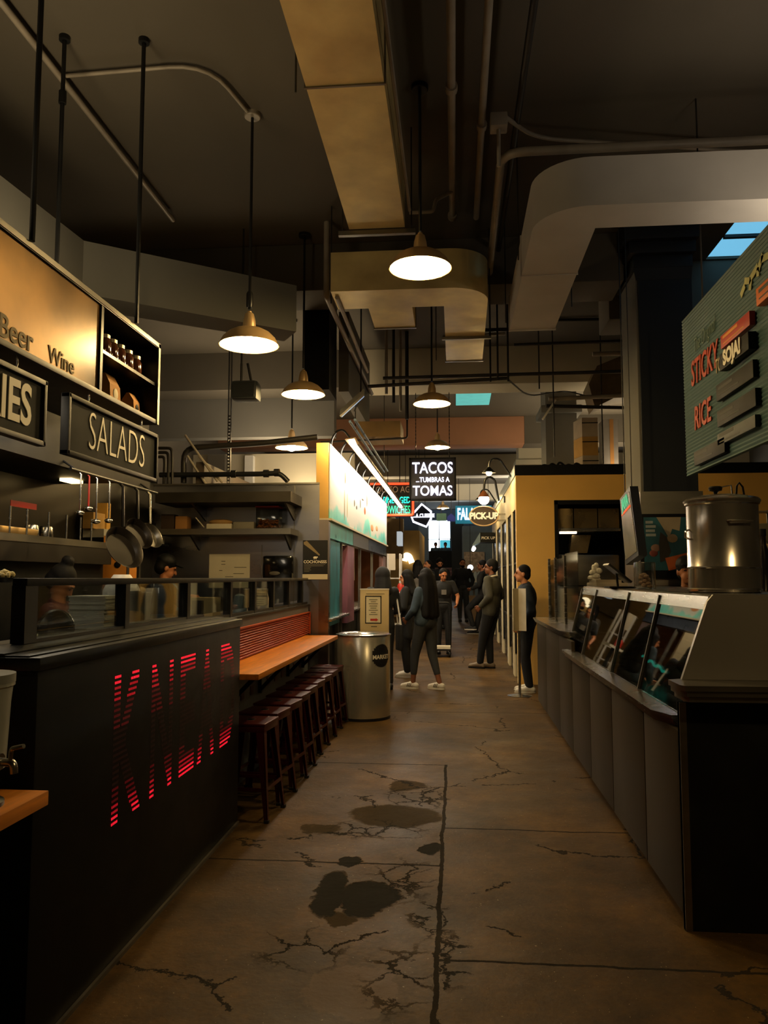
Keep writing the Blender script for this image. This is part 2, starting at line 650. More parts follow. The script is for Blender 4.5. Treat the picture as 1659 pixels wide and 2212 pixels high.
CX0, CX1, CY0, CY1 = 1.766, 2.289, 7.6, 8.29
for i, (y0_, y1_) in enumerate(((14.5, 15.6), (17.9, 18.7))):
    x0_, x1_ = at(985, 868, Y=y0_).x, at(1062, 868, Y=y0_).x
    tag(MB().box(x0_, x1_, y0_, y1_, CZ - .012, CZ - .002).build('window_%d' % (3 + i), mat('teal_skylight', '70d0d0', emit='60c8c8', es=.55)), 'turquoise skylight pane in the ceiling behind the aisle lamps', None, None, 'structure')
c = struct('column', MB().box(CX0, CX1, CY0 + .03, CY1, 0, CZ, .01), GREYW, 'square navy column with stepped capital behind the display case')
mb = MB()
mb.box(CX0 + .02, CX1, CY0, CY0 + .03, 0, CZ - .02)
mb.build('front_face', NAVY, c)
mb = MB()
for k, (e, z0, z1) in enumerate(((.13, 4.78, 5.0), (.08, 4.66, 4.78), (.03, 4.53, 4.66))):
    mb.box(CX0 - e, CX1 + e * .4, CY0 - e, CY1 + e, z0, z1 - .001, .015)
mb.prism([(CX0 - .03, CY0 - .03, 4.53), (CX1, CY0 - .03, 4.53), (CX1, CY0 - .002, 4.42), (CX0, CY0 - .002, 4.42)], (0, .002, .0))
mb.build('capital', NAVY, c)
mb = MB().box(CX0 - .02, CX1 + .03, CY0 - .03, CY1 + .02, 0, 2.36)
mb.build('cladding', STEELD, c)
struct('ceiling_beam', MB().box(-5.2, -1.5, 11.6, 12.2, 4.42, CZ), BEAM, 'dark beam above the grey bulkhead and wall speaker')
struct('ceiling_beam', MB().box(1.5, 8, 16.8, 17.4, 4.4, CZ), BEAM, 'brown beam high above the yellow stall roof')
for i, (px0, px1, Y, d, m, lab) in enumerate(((1182, 1250, 13, .7, GREYW, 'grey column rising behind the yellow stall'), (1122, 1180, 19, .7, CREAM, 'cream column further back left of the grey one'), (975, 1001, 33, .6, NAVY, 'blue column right of the bright far window'), (904, 925, 33, .6, SLATE, 'blue column left of the bright far window'))):
    x0, x1 = at(px0, 1100, Y=Y).x, at(px1, 1100, Y=Y).x
    top = CZ if i < 2 else at(990, 1128, Y=Y).z
    c2 = struct('column', MB().box(x0, x1, Y, Y + d, gz(Y) - .1, top), m, lab)
    if i < 2:
        MB().box(x0 - .08, x1 + .08, Y - .08, Y + d + .08, top - .75, top - .62, .02).build('capital', m, c2)
# ------------------------------------------------------------------ left bakery counter with the red lit letters
WX = -1.385                      # front face of the black counter
t = thing('service_counter', 'black service counter with red dotted KNEAD letters on its front', 'counter', (-1.6, 3.8, 0))
MB().box(WX - .53, WX, 2.54, 5.03, .0, 1.24, .004).build('body', mat('counter_black', '090a0b', .5, 0, var=.2, spec=.25), t)
mb = MB()
mb.box(WX - .36, WX + .012, 2.53, 5.04, 1.24, 1.285, .006)
mb.box(WX - .34, WX - .03, 2.54, 5.06, 1.285, 1.291, .002)
mb.box(WX - .34, WX - .12, 2.54, 5.06, 1.291, 1.297, .002)
mb.build('sill', mat('sill_black', '232527', .35, .5, var=.15), t)
MB().box(WX + .001, WX + .014, 2.56, 5.02, .0, .018).build('floor_strip', mat('metal_strip', '8a857c', .4, .8), t)
LEVELS = [mat('led_bright', 'ff3040', emit='ff1c34', es=1.3), mat('led_medium', '601018', emit='f0142c', es=.5), mat('led_low', '300a0e', emit='d01028', es=.11), mat('led_faint', '1c0a0c', emit='c01028', es=.012)]


def letter(ch, y0, y1, z0, z1, parent):
    tm = MB().text(ch, 1, Matrix.Identity(4), 0, bold=.018)
    bmesh.ops.triangulate(tm.bm, faces=tm.bm.faces)
    xs = [v.co.x for v in tm.bm.verts]
    yy = [v.co.y for v in tm.bm.verts]
    ax, bx, ay, by = min(xs), max(xs), min(yy), max(yy)
    tris = [[(v.co.x, v.co.y) for v in f.verts] for f in tm.bm.faces]

    def inside(u, v):
        for (a, b, c) in tris:
            d1 = (u - b[0]) * (a[1] - b[1]) - (a[0] - b[0]) * (v - b[1])
            d2 = (u - c[0]) * (b[1] - c[1]) - (b[0] - c[0]) * (v - c[1])
            d3 = (u - a[0]) * (c[1] - a[1]) - (c[0] - a[0]) * (v - a[1])
            if (d1 >= 0 and d2 >= 0 and d3 >= 0) or (d1 <= 0 and d2 <= 0 and d3 <= 0):
                return True
        return False
    mb = MB()
    lev = []
    pz, py = .0225, .0125
    nz_, ny_ = int((z1 - z0) / pz), int((y1 - y0) / py)
    for i in range(nz_):
        z = z0 + (i + .5) * pz
        for j in range(ny_):
            y = y0 + (j + .5) * py
            if inside(ax + (y - y0) / (y1 - y0) * (bx - ax), ay + (z - z0) / (z1 - z0) * (by - ay)):
                mb._add([(WX + .002, y - .0038, z - .0052), (WX + .002, y + .0038, z - .0052), (WX + .002, y + .0038, z + .0052), (WX + .002, y - .0038, z + .0052)], [(0, 1, 2, 3)])
                u = (z - z0) / (z1 - z0)
                lev.append(0 if u > .90 or u < .07 else 1 if u > .80 or u < .14 else 2 if u > .64 or u < .24 else 3)
    tm.bm.free()
    # the backing of the cut-out letter, a hair behind the dots
    o = mb.build('letter', LEVELS[0], parent, False)
    for m in LEVELS[1:]:
        o.data.materials.append(m)
    for p, l in zip(o.data.polygons, lev):
        p.material_index = l


for ch, a, b_ in (('K', 3.14, 3.44), ('N', 3.54, 3.82), ('E', 3.92, 4.15), ('A', 4.20, 4.50), ('D', 4.61, 4.91)):
    letter(ch, a, b_, .548, 1.162, t)

# low wall behind the stools, orange panel, wood bar
PX = -1.63
t = thing('bar_wall', 'grey tiled low wall with dark red squares behind the stools', 'wall', (PX, 6.8, 0))
MB().box(PX - .25, PX, 5.04, 8.72, 0, 1.24).build('body', mat('bar_wall_paint', '6e7274', .6, var=.1), t)
mb = MB()
for i in range(13):
    for k, z in enumerate((.82, .62)):
        y = 5.25 + i * .28 + (k % 2) * .14
        mb.box(PX, PX + .006, y, y + .09, z, z + .07)
mb.build('tile', mat('red_tile', '4a1a18', .4), t)
MB().box(PX - .28, PX + .015, 5.04, 8.72, 1.24, 1.262, .004).build('sill', BLACKM, t)
t = thing('splash_panel', 'orange louvred panel above the wooden bar top', 'panel', (PX + .01, 6.8, .93))
mb = MB().box(PX, PX + .008, 5.05, 8.68, .93, 1.165)
for i in range(11):
    z = .945 + i * .0195
    mb.prism([(PX + .008, 5.05, z), (PX + .024, 5.05, z + .004), (PX + .008, 5.05, z + .014)], (0, 3.63, 0))
mb.build('louvre', ORANGE, t)
MB().box(PX, PX + .03, 8.68, 8.7, .93, 1.17).box(PX, PX + .03, 5.05, 8.7, 1.165, 1.175).build('frame', ORANGE, t)
t = thing('wooden_bar', 'long orange butcher block bar top over the maroon stools', 'bar top', (-1.45, 6.8, .89))
MB().box(PX + .001, -1.265, 5.05, 8.5, .892, .93, .004).build('top', WOOD, t)
for y in (5.4, 6.5, 7.6, 8.35):
    mb = MB().bar((PX + .01, y, .62), (-1.36, y, .885), .03, .03)
    mb.box(PX + .001, PX + .03, y - .0149, y + .0149, .6, .89)
    mb.build('bracket', BLACKM, t)

# glass rail
RX = -1.655
t = thing('glass_rail', 'black framed glass guard standing along the bakery counter', 'glass guard', (RX, 5.6, 1.29))
MB().box(RX - .03, RX + .03, 2.88, 8.66, 1.518, 1.548, .003).build('top_rail', BLACKM, t)
mb = MB().box(RX - .025, RX + .025, 2.88, 5.04, 1.298, 1.312).box(RX - .025, RX + .025, 5.04, 8.66, 1.263, 1.285)
mb.build('bottom_rail', BLACKM, t)
py = [2.92, 3.82, 4.73, 5.66, 6.36, 7.02, 7.69, 8.37]
for i, y in enumerate(py):
    w = .05 if i else .09
    MB().box(RX - .028, RX + .028, y - w / 2, y + w / 2, 1.26 if y > 5.04 else 1.30, 1.52).build('post', BLACKM, t)
for a, b_ in zip(py, py[1:]):
    MB().box(RX - .004, RX + .004, a + .03, b_ - .03, 1.312, 1.518).build('pane', GLASS, t)

# stools
root = thing('bar_stool', 'maroon metal bar stool nearest the camera', 'stool', (0, 0, 0), 0, 'maroon stools along the wooden bar')
mb = MB().box(-.148, .148, -.148, .148, .592, .61, .012)
mb.box(-.142, .142, -.142, .142, .552, .593, .008)
mb.build('seat', MAROON, root)
mb = MB()
mb.lathe([(.022, .6101), (.026, .6125), (.03, .6101)], n=16)
mb.build('grip_hole', mat('dark_hole', '120808', .8), root)
for sx in (-1, 1):
    for sy in (-1, 1):
        mb = MB()
        a0, b0 = Vector((sx * .135, sy * .135, .58)), Vector((sx * .185, sy * .185, .012))
        for dx, dy in ((1, 0), (0, 1)):
            n0 = Vector((-sx * .055 * dx, -sy * .055 * dy, 0))
            n1 = Vector((-sx * .024 * dx, -sy * .024 * dy, 0))
            th = Vector((-sx * .006 * (1 - dx), -sy * .006 * (1 - dy), 0))
            p = [a0, a0 + n0, b0 + n1, b0]
            mb.prism(p, th)
        mb.build('leg', MAROON, root)
        MB().box(b0.x - .016 - sx * .01, b0.x + .016 - sx * .01, b0.y - .016 - sy * .01, b0.y + .016 - sy * .01, 0, .02, .003).build('foot', mat('rubber', '26221f', .8), root)
for k in range(4):
    a = k * math.pi / 2
    M = Matrix.Rotation(a, 3, 'Z')
    mb = MB().bar(M @ Vector((-.166, -.166, .2)), M @ Vector((.166, -.166, .2)), .006, .022)
    mb.build('stretcher', MAROON, root)
ORD = ['nearest the camera', 'second from the camera', 'third from the camera', 'fourth from the camera', 'at the middle of the row', 'fourth from the trash can', 'third from the trash can', 'second from the trash can', 'just before the steel trash can']
root.location = (-1.36, 5.235, 0)
root.rotation_euler = (0, 0, R(-5))
for k in range(1, 9):
    dup(root, (-1.36 + random.uniform(-.012, .012), 5.235 + .4 * k, 0), R(-5 + random.uniform(-3, 3)), 'maroon metal bar stool ' + ORD[k])

# trash can and the notice behind it
t = thing('trash_can', 'round stainless steel trash can at the end of the bar', 'trash can', (-1.03, 8.88, 0))
MB().lathe([(.285, 0), (.3, .01), (.3, .90), (.297, .905)], (-1.03, 8.88, 0), 48).build('drum', mat('bin_steel', 'cac6be', .24, .8, var=.05, scale=2, stretch=(8, 8, .6), rvar=.03, aniso=.6), t)
MB().lathe([(.297, .903), (.31, .91), (.31, .922), (.27, .935), (.2, .928), (.17, .90), (.165, .84)], (-1.03, 8.88, 0), 48, caps=False).build('lid', STEEL, t)
MB().lathe([(.29, .0), (.303, 0), (.303, .03), (.3, .032)], (-1.03, 8.88, 0), 48).build('base_ring', BLACKM, t)
a = R(-42)
Ms = frame((-1.03 + .302 * math.cos(a), 8.88 + .302 * math.sin(a), .70), (-math.sin(a), math.cos(a), 0), (0, 0, 1))
mb = MB()
for i in range(-6, 7):                     # a round sticker bent round the drum
    u0, u1 = i * .0185 - .00925, i * .0185 + .00925
    h = math.sqrt(max(0, .125 ** 2 - (i * .0185) ** 2))
    q = []
    for u, z in ((u0, -h), (u1, -h), (u1, h), (u0, h)):
        an = a + u / .302
        q.append((-1.03 + .3025 * math.cos(an), 8.88 + .3025 * math.sin(an), .70 + z))
    mb._add(q, [(0, 1, 2, 3)])
st = mb.build('sticker', mat('sticker', '16181c', .5), t)
tb = MB().text('MARKET', .062, Matrix.Identity(4), 0.0, .002)
for v in tb.bm.verts:
    an = a + v.co.x / .302
    v.co = Vector((-1.03 + .3035 * math.cos(an), 8.88 + .3035 * math.sin(an), .685 + v.co.y))
tb.build('sticker_lettering', LETW, st)

t = thing('notice_stand', 'cream notice board with red arrow standing behind the trash can', 'sign', (-.98, 9.35, 0))
x0, x1 = at(778, 1300, Y=9.35).x, at(840, 1300, Y=9.35).x
z1, z0 = at(800, 1273, Y=9.35).z, at(800, 1380, Y=9.35).z
MB().box(x0, x1, 9.35, 9.372, z0, z1, .003).build('board', mat('notice_cream', 'c8b48c', .6, var=.05), t)
MB().box(x0 - .004, x1 + .004, 9.346, 9.376, z1 - .006, z1 + .008).build('top_trim', WHITEP, t)
mb = MB().box((x0 + x1) / 2 - .02, (x0 + x1) / 2 + .02, 9.376, 9.41, 0.02, z0 + .1)
mb.box((x0 + x1) / 2 - .16, (x0 + x1) / 2 + .16, 9.28, 9.5, 0, .02)
mb.build('post', BLACKM, t)
xa, xb = at(789, 1300, Y=9.35).x, at(824, 1300, Y=9.35).x
za, zb = at(800, 1347, Y=9.35).z, at(800, 1287, Y=9.35).z
mb = MB()
for b_ in ((xa, xb, za, za + .012), (xa, xb, zb - .012, zb), (xa, xa + .011, za, zb), (xb - .011, xb, za, zb)):
    mb.box(b_[0], b_[1], 9.345, 9.352, b_[2], b_[3])
mb.build('border', BLACKM, t)
MB().box(xa + .011, xb - .011, 9.347, 9.352, za + .012, zb - .012).build('card', PAPER, t)
mb = MB()
for i, w in enumerate((.05, .03, .055, .045, .035, .055, .03, .05)):
    z = zb - .045 - i * .025
    mx_ = (xa + xb) / 2
    mb.box(mx_ - w, mx_ + w, 9.344, 9.348, z - .003, z + .003)
mb.box((x0 + x1) / 2 - .1, (x0 + x1) / 2 + .12, 9.348, 9.351, zb + .02, zb + .026)
mb.box((x0 + x1) / 2 - .04, (x0 + x1) / 2 + .03, 9.348, 9.351, za - .04, za - .03)
mb.build('lettering', mat('ink', '4a4438', .8), t)
mx_, mz = (xa + xb) / 2 + .01, za + .045
MB().prism([(mx_ - .045, 9.344, mz - .012), (mx_ + .02, 9.344, mz - .012), (mx_ + .02, 9.344, mz - .02), (mx_ + .05, 9.344, mz), (mx_ + .02, 9.344, mz + .02), (mx_ + .02, 9.344, mz + .012), (mx_ - .045, 9.344, mz + .012)], (0, .003, 0)).build('arrow', RED, t)

# ------------------------------------------------------------------ hanging menu cabinet and signs, left
MX = -2.0
t = thing('menu_cabinet', 'long black hanging cabinet with smoky Beer and Wine board and jar cubby', 'cabinet', (-2.25, 4.0, 2.57))
z0, z1 = 2.575, 3.13
mb = MB()
mb.box(MX - .5, MX + .015, 2.4, 5.08, z1 - .035, z1, .004).box(MX - .5, MX + .015, 2.4, 5.08, z0, z0 + .03, .004)
mb.box(MX - .5, MX - .48, 2.4, 5.08, z0 + .03, z1 - .035)
mb.box(MX - .48, MX + .015, 5.045, 5.08, z0 + .03, z1 - .035).box(MX - .48, MX + .012, 4.20, 4.23, z0 + .03, z1 - .035).box(MX - .48, MX + .015, 2.4, 2.43, z0 + .03, z1 - .035)
mb.build('frame', mat('cabinet_black', '121110', .45, .3, var=.2), t)
MB().box(MX - .47, MX + .0, 4.23, 5.045, 2.835, 2.855).build('shelf', BLACKM, t)
bd = MB().box(MX - .03, MX, 2.43, 4.20, z0 + .03, z1 - .035).build('menu_board', mat('smoky_board', '684c24', .36, .7, var=.95, scale=1.3, rvar=.2), t)  # golden colour and blotches paint the lamp glare reflected on the board
FCH = mat('faded_chalk', '8a7850', .7)
MB().text('Beer', .15, frame((MX + .002, 3.37, 2.665), *XL), .001, .002).build('lettering', FCH, bd)
MB().text('Wine', .12, frame((MX + .002, 3.79, 2.655), *XL), .001, .001).build('lettering', FCH, bd)
MB().box(MX + .015, MX + .02, 2.4, 5.08, z1 - .03, z1 - .002).box(MX + .015, MX + .02, 5.048, 5.08, z0, z1).build('edge_trim', STEELD, t)
for k, (x, y) in enumerate(((MX + .03, 3.42), (MX - .46, 3.42), (MX + .035, 4.63), (MX - .46, 4.56))):
    mb = MB().tube([(x, y, z1 - .002), (x, y, CZ)], .014, 8)
    mb.lathe([(.035, CZ - .03), (.035, CZ)], (x, y, 0), 12)
    if k == 3:
        mb.lathe([(.024, 0), (.024, .08)], (x, y, 4.55), 10)
    mb.build('hanger_rod', BLACKM, t)

jar = thing('preserve_jar', 'x', 'jar', (0, 0, 0), 0, 'jars in the hanging cabinet cubby')
MB().lathe([(.04, 0), (.047, .01), (.047, .10), (.036, .118), (.036, .125)], n=16).build('body', BROWNG, jar)
MB().lathe([(.039, .124), (.039, .145), (.035, .148)], n=16).build('lid', mat('jar_lid', '9c9282', .3, .8), jar)
JL = ['brown preserve jar beside the smoky board, first of five on the cubby shelf', 'second brown preserve jar from the smoky board on the cubby shelf', 'middle one of five brown jars on the cubby shelf', 'fourth brown preserve jar along the cubby shelf', 'last brown preserve jar, nearest the cubby end wall']
for i, y in enumerate((4.45, 4.55, 4.66, 4.78, 4.91)):
    p = (MX - .09, y, 2.855)
    if i == 0:
        jar.location = p
        jar['label'] = JL[0]
    else:
        dup(jar, p, .3 * i, JL[i])
for i, (y, w, h, lab) in enumerate(((4.60, .075, .19, 'tall kraft coffee bag with pale label in lower cubby'), (4.93, .05, .15, 'small kraft bag with dark emblem in lower cubby'))):
    t = thing('coffee_bag', lab, 'bag', (MX - .12, y, 2.605), 0, 'paper bags in the lower cubby')
    mb = MB()
    x, z = MX - .12, 2.6055
    for za, zb, wa, wb, da, db in ((0, .65, 1, .97, .05, .042), (.65, 1, .97, .9, .042, .008)):
        mb._add([(x - da, y - w * wa, z + h * za), (x + da, y - w * wa, z + h * za), (x + da, y + w * wa, z + h * za), (x - da, y + w * wa, z + h * za),
                 (x - db, y - w * wb, z + h * zb), (x + db, y - w * wb, z + h * zb), (x + db, y + w * wb, z + h * zb), (x - db, y + w * wb, z + h * zb)],
                [(0, 1, 5, 4), (1, 2, 6, 5), (2, 3, 7, 6), (3, 0, 4, 7)] + ([(0, 3, 2, 1)] if za == 0 else [(4, 5, 6, 7)]))
    mb.build('body', CARD, t)
    MB().ell((x + .047, y, z + h * .36), (.006, w * .45, w * .5)).build('emblem', PAPER if i == 0 else BLACK, t)


def hang_sign(name, lab, y0, y1, z0, z1, word, size, sx, ty, bold):
    t = thing(name, lab, 'sign', (MX, (y0 + y1) / 2, z0), 0, 'chalkboard signs under the cabinet')
    MB().box(MX - .03, MX - .01, y0 + .02, y1 - .02, z0 + .02, z1 - .02).build('board', CHALK, t)
    mb = MB()
    for b_ in ((y0, y1, z0, z0 + .025), (y0, y1, z1 - .025, z1), (y0, y0 + .025, z0, z1), (y1 - .025, y1, z0, z1)):
        mb.box(MX - .04, MX + .006, *b_, bev=.004)
    mb.build('frame', mat('sign_frame', '161513', .5, .2, spec=.3), t)
    MB().text(word, size, frame((MX - .008, ty, (z0 + z1) / 2), *XL), .002, bold, sx).build('lettering', LETW, t)
    for y in (y0 + .25, y1 - .25):
        MB().tube([(MX - .015, y, z1 - .005), (MX - .015, y + .012, z1 + .03), (MX - .015, y, 2.578)], .004, 6).build('hook', STEEL, t)


hang_sign('hanging_sign', 'framed chalkboard sign reading SALADS below the jar cubby', 3.875, 5.115, 2.19, 2.515, 'SALADS', .31, .74, 4.52, -.005)
hang_sign('hanging_sign', 'framed chalkboard sign ending in IES cut by the left picture edge', 2.25, 3.655, 2.19, 2.515, 'PASTRIES', .27, .80, 3.10, .006)
# ------------------------------------------------------------------ pendant lamps
lamp = thing('pendant_lamp', 'x', 'lamp', (0, 0, 0), 0, 'pendant lamps over the aisle')      # origin at the rim centre
outer = [(.232, 0), (.228, .012), (.205, .055), (.165, .095), (.115, .122), (.07, .135), (.05, .142)]
inner = [(r - .006, z + .001) for r, z in outer]
MB().lathe(outer + [(.044, .14)], n=40, caps=False).build('shade', SHADE, lamp)
MB().lathe([(r, z - .003 if i > 1 else z + .001) for i, (r, z) in enumerate(inner)], n=40, caps=False).build('reflector', REFL, lamp)
MB().lathe([(.05, .140), (.052, .15), (.047, .20), (.034, .25), (.018, .262), (.018, .27)], n=24).build('socket_cap', SHADE, lamp)
MB().ell((0, 0, .012), (.066, .066, .058), u=20, v=12).build('bulb', BULBM, lamp)
LDEF = [  # px, py, rim width px, top z, label
    (908, 580, 138, CZ, 'pendant lamp on a black rod, the largest one, right of the duct'),
    (538, 746, 137, CZ, 'gold lit pendant lamp left of the duct, above the dark wall speaker'),
    (655, 853, 98, CZ, 'pendant lamp between the gold lit one and the white fascia sign'),
    (630, 968, 73, CZ, 'low pendant lamp just left of the white fascia sign'),
    (933, 873, 83, CZ, 'pendant lamp in line above the hanging taco sign, the larger of two'),
    (945, 967, 56, CZ, 'small pendant lamp hanging right in front of the top of the taco sign'),
    (957, 1098, 27, CZ, 'tiny distant pendant lamp below the taco sign'),
    (845, 1121, 22, CZ, 'tiny distant pendant lamp below the red neon sandwich sign'),
]
LPOS = []
for px, py_, w, top, lab in LDEF:
    Y = {908: 5.27, 538: 5.49}.get(px, .436 * F / w)
    LPOS.append((at(px, py_, Y=Y), top, lab))
for x, y, z, lab in ((1.9, 1.5, 3.5, 'pendant lamp overhead by the steel counter end'),):  # extra lamp added outside the view to brighten the counter's side panel
    LPOS.append((Vector((x, y, z)), CZ, lab))
for i, (p, top, lab) in enumerate(LPOS):
    if i == 0:
        lamp.location, lamp['label'], o = p, lab, lamp
        lamp.scale = (.93, .93, .93)
    else:
        o = dup(lamp, p, 0, lab, .93)
for i, (p, top, lab) in enumerate(LPOS):
    o = [q for q in bpy.data.objects if q.parent is None and q.get('label') == lab][0]
    mb = MB().tube([(p.x, p.y, p.z + .265), (p.x, p.y, top - .01)], .011, 8)
    if i in (1,):
        mb.lathe([(.022, 0), (.026, .02), (.026, .10), (.018, .12)], (p.x, p.y, p.z + .28), 10)
    mb.build('rod', BLACKM, o)
    MB().lathe([(.055, -.035), (.06, -.03), (.06, 0)], (p.x, p.y, top), 20).build('canopy', BLACKM if i != 1 else PIPE, o)

# ------------------------------------------------------------------ ducts and pipes under the ceiling


def arc(cx, cy, r, a0, a1, n=10):
    return [(cx + r * math.cos(R(a0 + (a1 - a0) * k / n)), cy + r * math.sin(R(a0 + (a1 - a0) * k / n))) for k in range(n + 1)]


def duct(name, lab, plan, z0, z1, m, rods, seams=()):
    c = Vector((sum(p[0] for p in plan) / len(plan), sum(p[1] for p in plan) / len(plan), z0))
    t = thing(name, lab, 'duct', c)
    MB().prism([(x, y, z0) for x, y in plan], (0, 0, z1 - z0)).build('body', m, t, ang=25)
    for b_ in seams:
        MB().box(*b_).build('flange', STEELD if m is GALV else m, t)
    for x, y in rods:
        MB().tube([(x, y, z0 - .03), (x, y, CZ)], .006, 6).build('hanger_rod', PIPED, t)
    return t


d = duct('air_duct', 'shiny galvanised air duct running overhead left of the largest pendant lamp', [(-.785, 1.5), (-.36, 1.5), (-.36, 5.76), (-.785, 5.76)], 4.2, 4.62, GALV, ((-.84, 5.78), (-.31, 5.78), (-.84, 4.0), (-.31, 3.0)),
         ((-.795, -.35, 4.0, 4.015, 4.192, 4.63), (-.79, -.355, 2.7, 2.712, 4.194, 4.63), (-.87, -.28, 5.77, 5.81, 4.16, 4.195)))
MB().tube([(-.32, 1.5, 4.3), (-.32, 5.7, 4.3)], .012, 6).build('conduit', PIPE, d)
pl = [(-1.09, 6.78), (-.03, 6.78)] + arc(-.03, 7.13, .35, -90, 0)[1:] + [(.34, 9.16), (-.085, 9.16), (-.085, 7.25), (-.385, 7.25), (-.385, 7.86), (-.80, 7.86), (-.80, 7.25), (-1.09, 7.25)]
duct('air_duct', 'branching duct with a rounded elbow behind the largest pendant lamp', pl, 4.10, 4.46, GALV, ((-1.12, 7.0), (.36, 7.6), (-.2, 9.0)), ((-.12, .40, 8.2, 8.23, 4.07, 4.10), (-.095, .35, 9.14, 9.17, 4.09, 4.47), (-.81, -.375, 7.84, 7.87, 4.09, 4.47)))
pl = [(3.4, 5.13)] + arc(.93, 5.48, .37, -90, -180) + [(.56, 7.72), (1.0, 7.72), (1.0, 5.46), (3.4, 5.46)]
duct('air_duct', 'pale painted duct turning from the aisle to the right above the navy column', pl, 4.0, 4.335, DUCTP, ((.5, 5.9), (.5, 7.4), (1.06, 7.0)), ((.55, 1.01, 6.3, 6.31, 3.995, 4.34), (.55, 1.01, 7.71, 7.73, 3.99, 4.345)))
t = duct('black_duct', 'black vertical duct left of the diagonal pipe', [(-1.66, 8.45), (-1.37, 8.45), (-1.37, 9.0), (-1.66, 9.0)], 3.62, 4.98, BLACK, ())
t = duct('grey_duct', 'flat grey duct casing beside the black vertical duct', [(-1.36, 9.1), (-1.24, 9.1), (-1.24, 11.4), (-1.36, 11.4)], 3.75, 4.72, GREYW, ())


def pipe(name, lab, pts, r, m, fil=.0, extra=None):
    t = thing(name, lab, 'pipe', Vector(pts[0]))
    MB().tube(pts, r, 10, fillet=fil).build('run', m, t)
    for p, ax in (extra or []):
        p = Vector(p)
        MB().tube([p - Vector(ax) * .03, p + Vector(ax) * .03], r * 1.5, 10).build('coupling', m, t)
    return t


PY = (0, 1, 0)
pipe('ceiling_pipe', 'pale sprinkler pipe running along the ceiling right above the largest pendant lamp', [(0, 1.6, 4.86), (0, 7.05, 4.86)], .028, PIPE, 0, [((0, 5.1, 4.86), PY), ((0, 7.0, 4.86), PY)])
pipe('ceiling_pipe', 'second pale ceiling pipe, between the sprinkler pipe and the dark one', [(.22, 1.6, 4.88), (.22, 7.1, 4.88)], .026, PIPE, 0, [((.22, 5.6, 4.88), PY)])
pipe('ceiling_pipe', 'dark ceiling pipe left of the pale duct elbow', [(.49, 1.6, 4.84), (.46, 7.75, 4.84)], .024, PIPED, 0)
pipe('ceiling_pipe', 'white pipe bending right over the pale duct elbow', [(.37, 7.78, 4.62), (.36, 5.52, 4.62), (3.4, 5.52, 4.62)], .033, PIPE, .18)
pipe('ceiling_pipe', 'thin grey conduit crossing above the white bent pipe', [(.36, 5.35, 4.80), (.62, 5.75, 4.85), (2.6, 6.2, 4.88)], .016, PIPE, .2)
pipe('ceiling_pipe', 'pale pipe slanting across the dark ceiling at upper left', [(-2.64, 1.8, 4.93), (-2.64, 7.0, 4.93)], .022, PIPE, 0)
b = LPOS[1][0]
pipe('conduit', 'bent conduit feeding the gold lit pendant lamp', [(-2.65, 4.90, 4.97), (-1.62, 4.86, 4.97), (b.x - .02, b.y - .08, 4.97)], .014, PIPE, .3)
t = thing('junction_box', 'small conduit box at the top of the white bent pipe', 'box', (.33, 5.36, 4.7))
MB().box(.27, .39, 5.3, 5.42, 4.70, 4.80, .01).build('body', PIPE, t)
MB().tube([(.33, 5.36, 4.70), (.33, 5.40, 4.45)], .014, 8).build('stub', PIPE, t)
pipe('ceiling_pipe', 'short white branch pipe with an elbow crossing behind the largest pendant rod', [(-.36, 6.4, 4.62), (-.16, 6.4, 4.62), (-.14, 6.4, 4.72), (0, 6.5, 4.84)], .016, PIPE, .03)
p0 = at(705, 640, X=-1.2)
pipe('diagonal_pipe', 'pale pipe running down the aisle beside the black vertical duct', [(-1.2, p0.y, 4.95), (-1.2, p0.y, p0.z), (-1.2, 11.3, p0.z + .02)], .028, PIPE, .06)
pipe('diagonal_pipe', 'second thinner pipe parallel to the pale one by the vertical duct', [(-1.05, 6.9, 4.09), (-1.05, 9.4, 4.06)], .02, PIPE)
for k, (z, y, x0, x1, m, lab) in enumerate(((3.90, 9.1, -.83, 2.6, PIPED, 'upper dark crossbar pipe above the larger aisle lamp'), (3.78, 9.0, -1.0, .62, PIPED, 'lower dark crossbar pipe just above the larger aisle lamp'), (4.44, 9.3, -.12, .62, PIPE, 'strut bar under the branching duct end'))):
    pipe('crossbar_pipe', lab, [(x0, y, z), (x1, y, z + (.06 if k == 1 else .02))], .02, m)
t = thing('strut_frame', 'narrow hanging strut frame right of the branching duct', 'frame', (.5, 9.0, 3.8))
for x, y in ((.42, 8.9), (.62, 8.9), (.5, 8.84)):
    MB().tube([(x, y, 3.78), (x, y, CZ)], .012, 6).build('upright', PIPED, t)
MB().box(.36, .68, 8.88, 8.92, 4.36, 4.40).build('crosspiece', PIPED, t)
MB().tube([(.62, 8.9, 3.8), (.9, 9.6, 3.76), (1.5, 10.6, 4.06), (1.9, 11.3, 4.14)], .01, 6, fillet=.3).build('cable', PIPED, t)
for k in range(4):
    x = -.86 + .07 * k
    pipe('riser_pipe', ['brown vertical riser pipe nearest the vertical duct', 'second brown riser pipe left of the hanging taco sign', 'third brown riser pipe left of the hanging taco sign', 'thick riser pipe closest to the aisle lamps'][k], [(x, 9.9 + .3 * k, 3.9 - .05 * k), (x, 9.9 + .3 * k, CZ)], .02 + .006 * (k == 3), [PIPE, PIPED, PIPE, PIPED][k])
t = thing('cable_tray', 'dark tray box hanging by risers above the fascia strip light', 'tray', (-1.0, 11, 3.55))
MB().box(-1.35, -.75, 10.9, 11.6, 3.53, 3.75).build('body', mat('tray_ochre', '8a6c3c', .6), t)
